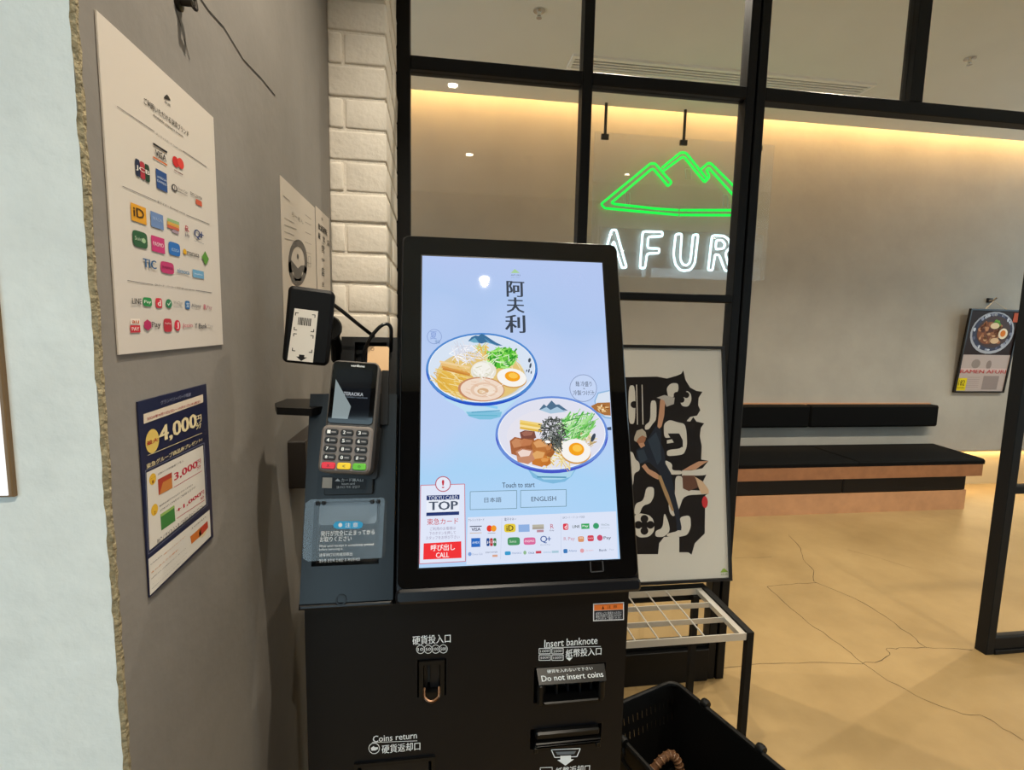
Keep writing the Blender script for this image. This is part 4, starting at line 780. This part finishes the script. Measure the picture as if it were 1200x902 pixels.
# ------------------------------------------------------------------ framed artwork leaning on the glazing
fo = V((0, 1.80, .569)); fv = (V((0, 1.97, 1.481))-fo); FL = fv.length; fv.normalize(); fn = X_.cross(fv).normalized(); FP = (fo, X_, fv, fn)
t = thing('framed_poster', 'black framed poster of ornate black lettering leaning behind the kiosk', 'picture', (.82, 1.81, .56))
px0, px1 = .50, 1.1535
MB().slab(FP, px0, 0, px1, FL, -.018, -.006, BLKMAT).build('backing', t, False)
MB().ring(FP, px0, 0, px1, FL, .011, -.006, .006, mat('frame_black', '#161414', rough=.35)).build('frame', t, False)
MB().slab(FP, px0+.011, .011, px1-.011, FL-.011, -.006, -.004, mat('poster_white', '#d6d2c8', rough=.6)).build('print_sheet', t, False)
MB().slab(FP, px0+.011, .011, px1-.011, FL-.011, .001, .003, glass('picture_glass', base=.04)).build('pane', t, False)
FPp = (fo-fn*.004, X_, fv, fn); cv = zoom(730, 400, 3.11); AB, AW = pr('#191516'), pr('#d6d2c8')
s = Flat(FPp, base=.0003, step=.0002, cv=cv)
s.poly([(-120,130),(20,130),(125,128),(160,135),(195,125),(212,118),(220,105),(228,140),(245,168),(268,180),(290,183),(276,205),(274,232),(282,250),(270,270),(245,275),(232,290),(245,292),(256,275),(268,292),(296,298),(284,315),(280,345),(287,380),(285,430),(312,435),(290,462),(250,470),(215,470),(215,490),(290,488),(304,485),(292,510),(290,535),(312,540),(313,553),(300,560),(298,700),(285,712),(262,735),(250,777),(238,768),(205,768),(205,712),(150,712),(132,735),(128,775),(45,775),(-120,775)], AB, 0)
W = [[(20,160),(45,160),(45,300),(20,300)], [(100,215),(122,215),(122,285),(108,300),(95,320),(80,322),(80,305),(100,290)], [(158,170),(175,152),(200,152),(203,172),(196,190),(180,205),(165,203)], [(232,178),(248,190),(250,215),(238,238),(215,236),(205,212),(220,200)],
     [(148,300),(170,285),(200,295),(225,300),(232,330),(234,380),(222,410),(200,415),(160,418),(160,395),(215,390),(218,360),(205,335),(180,338),(175,350),(150,352)], [(150,430),(180,445),(178,470),(215,470),(215,485),(165,485)],
     [(190,490),(218,490),(218,540),(313,545),(313,556),(222,560),(205,610),(185,640),(170,625),(165,590),(190,560)], [(-10,400),(35,400),(45,430),(60,440),(62,470),(40,480),(38,520),(20,560),(-10,560)],
     [(85,530),(113,530),(113,565),(100,590),(72,598),(60,630),(40,630),(45,590),(75,580)], [(150,620),(165,655),(172,690),(150,712),(118,712),(118,690),(145,680)], [(40,635),(58,625),(95,632),(112,650),(115,690),(95,712),(60,715),(42,700)],
     [(205,640),(245,632),(248,675),(235,705),(205,712),(160,712),(160,700),(205,690)], [(205,715),(205,768),(150,770),(140,740),(160,718)]]
def soft(pts, it=2):
    for _ in range(it): pts = [p for i in range(len(pts)) for a, b in ((pts[i], pts[(i+1) % len(pts)]),) for p in ((a[0]*.8+b[0]*.2, a[1]*.8+b[1]*.2), (a[0]*.2+b[0]*.8, a[1]*.2+b[1]*.8))]
    return pts
for q in W: s.poly(soft(q), AW, 1)
for cx, cy, r_ in ((60,230,17), (78,668,19), (213,195,15)):
    for dx, dy in ((0,-1.15), (0,1.15), (-1.15,0), (1.15,0), (0,0)): s.disc(cx+dx*r_, cy+dy*r_, 1.5*r_, 1.5*r_, AB, 2)
s.rect(51, 230, 3.5, 145, AW, 3); s.rect(71, 230, 3.5, 145, AW, 3); s.poly([(163,335),(205,335),(218,360),(218,385),(160,385),(185,372)], AB, 2); s.poly([(160,360),(178,356),(185,368),(160,372)], AW, 3)
s.done('ornate_lettering', t)
s = Flat(FPp, base=.0013, step=.0002, cv=cv); NV, NV2, SK, SK2 = pr('#232a38'), pr('#33404f'), pr('#c89a7c'), pr('#a8765a')
s.poly([(48,395),(70,380),(90,355),(118,310),(132,300),(140,330),(138,370),(150,400),(155,445),(175,480),(190,560),(205,620),(208,650),(213,675),(212,688),(196,688),(194,650),(178,600),(150,530),(128,470),(95,440),(60,445),(48,425)], NV, 0)
s.poly([(90,360),(120,330),(135,370),(140,430),(125,450),(105,400)], NV2, 1); s.poly([(50,398),(75,392),(90,430),(62,445)], NV2, 1)
s.poly([(125,310),(132,250),(135,215),(145,198),(158,205),(152,235),(150,270),(140,310),(132,318)], SK, 1); s.poly([(122,205),(150,195),(188,205),(185,228),(158,238),(150,215)], pr('#b8b4ae'), 2)
s.poly([(68,455),(80,445),(95,465),(120,478),(135,490),(128,503),(112,496),(88,480)], SK, 1); s.poly([(125,488),(138,488),(150,520),(165,555),(185,615),(178,618),(152,560)], pr('#b09068'), 2)
s.disc(64, 350, 38, 48, SK2, 2); s.poly([(42,345),(50,325),(70,318),(82,330),(86,350),(70,342),(56,352),(48,366),(40,360)], pr('#b8b0a0'), 3); s.poly([(55,372),(75,368),(80,380),(65,388)], SK, 3)
s.poly([(215,470),(250,450),(275,437),(312,435),(290,448),(262,468)], SK, 1); s.poly([(258,490),(290,510),(312,540),(312,555),(285,555),(270,520)], pr('#d8b898'), 1); s.poly([(216,488),(262,488),(275,530),(240,545),(218,535)], pr('#6a4a3c'), 1)
s.disc(298, 585, 22, 44, pr('#c8363c'), 2, 10); s.done('chef_picture', t)
s = Flat(FPp, base=.0004, cv=cv); s.poly([(355,842),(362,830),(369,826),(377,833),(384,840)], pr('#8fae4c'), 0); s.text('AFURI', (356,852), (382,845), pr('#6a8a4c'), 0); s.done('corner_logo', t)

# ------------------------------------------------------------------ umbrella rack
RK = thing('umbrella_rack', 'silver grid umbrella rack with black legs under the framed poster', 'umbrella rack', (.74, 1.65, 0))
rz, rx0, rx1, ry0, ry1 = .55, .45, 1.022, 1.489, 1.79
MB().box((rx0, ry0, rz-.024), (rx1, ry0+.004, rz), SILVER).build('front_rail', RK, False); MB().box((rx0, ry1-.004, rz-.024), (rx1, ry1, rz), SILVER).build('back_rail', RK, False)
for xx in (rx0, rx1-.022): MB().box((xx, ry0+.004, rz-.02), (xx+.022, ry1-.004, rz-.002), SILVER).build('side_rail', RK, False)
for yy in (1.592, 1.69): MB().box((rx0+.022, yy, rz-.022), (rx1-.022, yy+.003, rz-.003), SILVER).build('divider', RK, False)
for i in range(6): xx = .877-i*.0795; MB().tube([(xx, ry0+.003, rz-.006), (xx, ry1-.003, rz-.006)], .0028, SILVER, 8).build('rod', RK)
for xx in (rx0-.026, rx1+.002):
    MB().box((xx, ry0-.004, rz-.012), (xx+.022, ry1+.004, rz+.004), BLKMAT).build('side_arm', RK, False)
    MB().box((xx, ry0-.004, 0), (xx+.022, ry0+.018, rz-.0125), BLKMAT).build('leg', RK, False); MB().box((xx-.04 if xx > .6 else xx, ry1-.018, 0), ((xx-.018) if xx > .6 else xx+.022, ry1+.004, rz-.025), BLKMAT).build('leg', RK, False)
MB().box((rx0-.02, ry1+.004, rz-.05), (rx1+.02, ry1+.026, rz+.006), BLKMAT).build('rear_bar', RK, False)

# ------------------------------------------------------------------ shopping basket
e1, e2 = V((.337, -.941, 0)).normalized(), V((-.941, -.337, 0)).normalized(); bc = V((.845, 1.622, 0)); BL_, BW, BH = .47, .33, .29
BS = thing('shopping_basket', 'black plastic shopping basket on the floor beside the kiosk', 'basket', bc+e1*BL_/2+e2*BW/2)
def bpt(a, b, zz):  # taper to the bottom
    kx = .80+.20*zz/BH; return bc+e1*(BL_/2+(a-BL_/2)*kx)+e2*(BW/2+(b-BW/2)*kx)+Z_*zz
BKT = mat('basket_black', '#060606', rough=.5, spec=.25)
def wall(p, q, n, rows):
    p0, q0, p1 = bpt(*p, .012), bpt(*q, .012), bpt(*p, BH); q1 = bpt(*q, BH)
    m = MB(); inward = None
    th = .003; nrm = (q0-p0).cross(p1-p0).normalized()*th
    P = lambda s_, t_: (p0.lerp(q0, s_)).lerp(p1.lerp(q1, s_), t_)
    if not rows: n = 0
    us = [0]+[x for i in range(n) for x in ((i+.43)/n, (i+.57)/n)]+[1]; vs = [0]+[x for j in range(rows) for x in (.52+.36*(j+.25)/rows, .52+.36*(j+.75)/rows)]+[1]
    for i in range(len(us)-1):
        for j in range(len(vs)-1):
            if rows and i % 2 and j % 2: continue
            A = [P(us[i], vs[j]), P(us[i+1], vs[j]), P(us[i+1], vs[j+1]), P(us[i], vs[j+1])]
            m.add(A+[x+nrm for x in A], [(0,1,2,3),(7,6,5,4),(0,4,5,1),(1,5,6,2),(2,6,7,3),(3,7,4,0)], BKT)
    return m.build('side_wall', BS, False)
wall((0, 0), (BL_, 0), 14, 0); wall((BL_, BW), (0, BW), 14, 0); wall((0, BW), (0, 0), 16, 2); wall((BL_, 0), (BL_, BW), 16, 2)
cs = [bpt(a, b, .006) for a, b in ((0,0),(BL_,0),(BL_,BW),(0,BW))]; MB().add(cs+[p+Z_*.006 for p in cs], [(0,1,2,3),(7,6,5,4),(0,4,5,1),(1,5,6,2),(2,6,7,3),(3,7,4,0)], BKT).build('base', BS, False)
rim = []
for cx, cy, st in ((.03,.03,pi), (BL_-.03,.03,1.5*pi), (BL_-.03,BW-.03,0), (.03,BW-.03,.5*pi)):
    for k in range(6): a = st+k/5*pi/2; rim.append(bpt(cx+.036*cos(a), cy+.036*sin(a), BH))
MB().tube(rim, .009, BKT, 8, True).build('rim', BS)
for b, sg in ((0, -1), (BW, 1)):
    hx = [bpt(.13, b+sg*.012, BH+.004), bpt(.14, b+sg*.02, BH-.02), bpt(.15, b+sg*.026, BH-.05), bpt(BL_-.15, b+sg*.026, BH-.05), bpt(BL_-.14, b+sg*.02, BH-.02), bpt(BL_-.13, b+sg*.012, BH+.004)]
    MB().tube(smoothpath(hx, 4), .007, BKT, 8).build('handle', BS)
    for a in (.13, BL_-.13):
        c_ = bpt(a, b+sg*.012, BH+.006); MB().lathe([(.013, -.012), (.016, -.006), (.016, .006), (.013, .012)], c_, BKT, 14, e1).build('hinge', BS)
# unidentified brown ribbed thing in the basket, modelled as an umbrella grip
q0 = onZ(786, 884, .14); top = q0; q0 = q0-Z_*.12; t = thing('ribbed_object', 'unidentified brown ribbed object lying in the black basket', 'umbrella', q0+Z_*.02)
m = MB(); path = smoothpath([top+V(p) for p in ((-.10, -.02, -.11), (-.075, -.015, -.05), (-.04, -.008, -.012), (0, 0, 0), (.022, -.006, -.02), (.032, -.014, -.06), (.036, -.018, -.11))], 8)
MB().tube(path, .013, mat('brown_wood', '#6a4a34', rough=.35), 10).build('grip', t)
m = MB()
for i in range(2, len(path)-2, 3):
    d = (path[i+1]-path[i-1]).normalized(); m.lathe([(.0145, -.003), (.016, 0), (.0145, .003)], path[i], mat('brown_wood2', '#7a5a40', rough=.35), 12, d)
m.build('ribs', t)

# ------------------------------------------------------------------ neon sign in front of the far wall
NY = 4.25; FN = (V((0, NY, 0)), X_, Z_, -Y_)
NS = thing('neon_sign', 'green mountain neon sign with white letters on clear acrylic', 'sign', (2.03, NY, 1.98))
MB().slab(FN, 1.250, 1.982, 2.825, 3.107, -.006, 0, ACRYL).build('acrylic_panel', NS, False)
nz = zoom(690, 160, 5.01); a, b = onY(*nz(60, 815), NY), onY(*nz(1000, 575), NY); MB().slab(FN, a.x, a.z, 2.79, b.z, -.03, -.012, ACRYL2).build('letter_panel', NS, False)
NG = mat('neon_green', '#00f04c', emit=1.25); NW = mat('neon_white', '#dcfbff', emit=2.2)
def neon(name, pts, m, r, off, closed=False):
    q = [onY(*nz(*p), NY-off) for p in pts]; out = []
    n = len(q)
    for i in range(n):                                     # soften the corners
        A, Bq, Cq = q[(i-1) % n], q[i], q[(i+1) % n]
        if not closed and i in (0, n-1): out.append(Bq); continue
        l = min(.02, (A-Bq).length*.3, (Cq-Bq).length*.3); out += [Bq+(A-Bq).normalized()*l, Bq+((A-Bq).normalized()+(Cq-Bq).normalized())*l*.25, Bq+(Cq-Bq).normalized()*l]
    MB().tube(out, r, m, 8, closed).build(name, NS)
g1 = [(525,432),(400,424),(150,396),(133,388),(375,185),(465,290)]; g2_ = [(525,460),(300,440),(92,420),(72,396),(362,158),(388,158),(487,270),(465,290)]
neon('mountain_tube', g1, NG, .0105, .03); neon('mountain_tube', g2_, NG, .0105, .035)
neon('mountain_tube', [(430,182),(540,93),(570,95),(692,245),(680,268),(555,115),(440,200)], NG, .0105, .03, False)
neon('mountain_tube', [(660,190),(700,155),(718,158),(985,425),(970,462),(535,460)], NG, .0105, .035); neon('mountain_tube', [(680,268),(710,237),(690,195),(705,185),(915,418),(900,432),(535,432)], NG, .0105, .03)
for nm, pts in (('A', [(70,770),(134,548),(160,548),(222,768),(194,770),(146,610),(98,770)]), ('F', [(300,772),(306,690),(317,556),(432,560),(432,585),(348,588),(344,655),(414,657),(412,684),(342,686),(330,772)]),
                ('U', [(510,573),(497,690),(508,750),(535,782),(560,788),(598,782),(622,745),(642,575),(612,577),(600,700),(592,742),(572,758),(550,748),(536,715),(546,570)]),
                ('R', [(700,783),(724,580),(792,582),(826,608),(830,650),(800,685),(830,788),(800,788),(765,695),(742,690),(726,785)]), ('R', [(748,608),(782,608),(800,630),(792,656),(744,662)]), ('I', [(898,590),(926,590),(908,795),(880,795)])):
    neon('letter_tube', pts, NW, .0095, .028, True)
for x in (1.335, 2.008, 2.68):
    MB().tube([(x, NY, CZ2-.001), (x, NY, 3.09)], .012, BLKMAT, 10).build('hanging_rod', NS)
    MB().slab(FN, x-.03, 3.052, x+.03, 3.092, -.014, .012, BLKMAT, e=.004).build('clamp', NS, False)
for pts in ([(215,330),(240,330),(240,415),(215,415)], [(790,340),(815,340),(815,415),(790,415)], [(565,190),(600,190),(600,250),(570,245)]):
    q = [onY(*nz(*p), NY-.02) for p in pts]; MB().tube(q, .004, mat('electrode_glass', '#b8c4bc', rough=.3), 6, True).build('electrode', NS)

# ------------------------------------------------------------------ bench
BN = thing('bench', 'long upholstered wall bench with wood plinth and black seat', 'bench', (2.9, 4.1, 0))
bx0 = 1.0; FF = (V((0, 0, 0)), X_, Y_, Z_); sfy = 3.80
z1 = onY(1000, 577.5, 3.866).z; z2 = onY(1000, 561, sfy).z; z3 = onY(1000, 547, sfy).z; xe = onY(1158, 545, sfy).x
MB().prism(FF, [(bx0, 3.866), (4.668, 3.866), (4.80, FARY-.005), (bx0, FARY-.005)], 0, z1, WOOD).build('plinth', BN, False)
for i in range(3): x0 = bx0+(4.655-bx0)*i/3; x1 = bx0+(4.655-bx0)*(i+1)/3; MB().slab((V((0, 3.90, 0)), X_, Z_, -Y_), x0+.002, z1+.001, x1-.002, z2-.001, -.40, .04, LEATHER2, r=.012, e=.012).build('front_cushion', BN)
MB().prism(FF, [(bx0, sfy), (xe-.05, sfy), (xe, sfy+.05), (xe+.11, FARY-.01), (bx0, FARY-.01)], z2, z3, mat('brown_wood_board', '#8f6140', rough=.45, noise=.15, nscale=12)).build('seat_board', BN, False)
xs = [bx0, 2.28, 3.52]
for i in range(3):
    x0 = xs[i]; x1 = xs[i+1]-.004 if i < 2 else None
    poly = [(x0, sfy+.004), (x1, sfy+.004), (x1, FARY-.015), (x0, FARY-.015)] if x1 else [(x0, sfy+.004), (xe-.03, sfy+.004), (xe, sfy+.04), (xe+.11, FARY-.015), (x0, FARY-.015)]
    c_ = V((sum(p[0] for p in poly)/len(poly), sum(p[1] for p in poly)/len(poly), 0)); m = MB(); k = len(poly); vs = []
    for sc_, zz in ((0, z3+.0005), (0, z3+.030), (.006, z3+.038), (.02, z3+.042)): vs += [(c_.x+(p[0]-c_.x)*(1-sc_), c_.y+(p[1]-c_.y)*(1-sc_*3), zz) for p in poly]
    m.add(vs, [tuple(range(k))[::-1], tuple(range(3*k, 4*k))]+[(q*k+a, q*k+(a+1) % k, (q+1)*k+(a+1) % k, (q+1)*k+a) for q in range(3) for a in range(k)], LEATHER).build('seat_cushion', BN, False)
zt_, zb_ = onY(1000, 475, 4.36).z, onY(1000, 500.5, 4.36).z; xr = onY(1101, 480, 4.36).x; FK2 = (V((0, FARY-.002, 0)), X_, Z_, -Y_)
for x0, x1 in ((bx0, 2.20), (2.205, onY(950, 480, 4.36).x), (onY(950, 480, 4.36).x+.004, xr)): MB().slab(FK2, x0, zb_, x1, zt_, .012, .09, LEATHER, r=.02, e=.015).build('backrest_cushion', BN)
MB().slab(FK2, bx0, zb_+.02, xr-.02, zt_+.012, 0, .0115, WOOD).build('backrest_board', BN, False)

# ------------------------------------------------------------------ framed food poster on the far wall
P = [onY(1136.5, 361.5, 4.36), onY(1196, 363, 4.36), onY(1175.5, 460.5, 4.43), onY(1117, 459, 4.43)]
ro = (P[3]+P[2])/2; up = ((P[0]+P[1])/2-ro); up.x = 0; RL = up.length; up.normalize(); rn = X_.cross(up).normalized()
hw = ((P[1]-P[0]).length+(P[2]-P[3]).length)/4; FR_ = (V((ro.x, ro.y, ro.z)), X_, up, rn)
t = thing('food_poster', 'black framed ramen poster hung on the far wall right of the bench', 'picture', ro)
MB().slab(FR_, -hw, 0, hw, RL, -.012, 0, BLKMAT).build('backing', t, False); MB().ring(FR_, -hw, 0, hw, RL, .014, 0, .012, mat('frame_black', '#161414')).build('frame', t, False)
def q4(s, a, b, c, d, col, l): s.put([(a,b),(c,b),(c,d),(a,d)], [(0,1,2,3)], pr(col), l)
s = Flat(FR_, base=.0008, step=.0006); mid = RL*.46
q4(s, -hw+.014, mid, hw-.014, RL-.014, '#2a1c18', 0)
def el(s, cx, cy, rx, ry, col, l, n=26): s.put([(cx+rx*cos(2*pi*k/n), cy+ry*sin(2*pi*k/n)) for k in range(n)], [tuple(range(n))], pr(col), l)
el(s, .01, mid+.215, .245, .205, '#a8aab2', 1); el(s, .01, mid+.222, .225, .185, '#3c3f52', 2); el(s, .02, mid+.225, .19, .155, '#4a3a38', 3); el(s, -.03, mid+.215, .13, .11, '#7c4a30', 4)
rd = random.Random(8)
for _ in range(40): el(s, rd.uniform(-.14, .1), mid+.215+rd.uniform(-.1, .1), rd.uniform(.01, .035), rd.uniform(.01, .03), rd.choice(('#9c6440','#b98058','#5a3424','#c89a70','#6a3c28')), 5, 9)
for _ in range(30): a = rd.uniform(0, 2*pi); el(s, .01+.21*cos(a), mid+.222+.172*sin(a), rd.uniform(.008, .02), rd.uniform(.008, .02), rd.choice(('#c8ccd6','#8f94a8','#5c6078')), 4, 8)
for _ in range(12): el(s, .03+rd.uniform(-.04, .04), mid+.305+rd.uniform(-.03, .03), .018, .014, rd.choice(('#4a8c2c','#6aa83c')), 6, 8)
el(s, .02, mid+.285, .05, .03, '#e0c8a0', 7); el(s, .13, mid+.21, .052, .052, '#e8d8bc', 7); el(s, .128, mid+.212, .03, .032, '#d87820', 8); el(s, .05, mid+.14, .05, .028, '#d8b48c', 7); q4(s, .21, RL-.12, hw-.014, RL-.03, '#b8502c', 6); s.done('food_picture', t)
s = Flat(FR_, base=.0008, step=.0006); q4(s, -hw+.014, .014, hw-.014, mid, '#b3a49e', 0); el(s, -.10, mid-.09, .05, .045, '#8f837c', 1); el(s, .05, mid-.10, .03, .045, '#8a7c76', 1); q4(s, -hw+.03, mid-.165, hw-.02, mid-.135, '#c8b0aa', 1)
s.text_ab('RAMEN AFURI', -hw+.03, mid-.185, hw-.025, mid-.15, pr('#b03a38'), 2, .02); q4(s, .02, .03, .20, mid-.21, '#8f827e', 1)
for i in range(6): q4(s, -.16, .05+i*.02, -.02, .056+i*.02, '#a3948e', 1)
q4(s, -hw+.02, .02, -hw+.125, .145, '#d8c41c', 2); s.text_ab('182', -hw+.035, .07, -hw+.105, .125, pr('#4a4410'), 3, .01); s.text_ab('RAMEN', -hw+.03, .04, -hw+.11, .055, pr('#4a4410'), 3); s.done('menu_print', t)
hk = onY(1160, 352, FARY-.01)
t2 = thing('wall_hook', 'small black hook above the framed ramen poster', 'hook', hk)
MB().slab((V((hk.x, FARY, hk.z)), X_, Z_, -Y_), -.028, -.022, .028, .022, 0, .018, BLKPL, e=.003).build('plate', t2, False); MB().tube([V((hk.x-.02, FARY-.02, hk.z-.01)), V((hk.x, FARY-.045, hk.z+.0)), V((hk.x+.03, FARY-.045, hk.z+.022))], .008, BLKPL, 8).build('peg', t2)
TP = FR_[0]+up*RL; st = mat('pale_string', '#b8ae9c')
MB().tube([TP-X_*.12, V((hk.x, FARY-.047, hk.z-.006)), TP+X_*.12], .0025, st, 6).build('string', t)

bpy.data.objects.remove(_to, do_unlink=True)
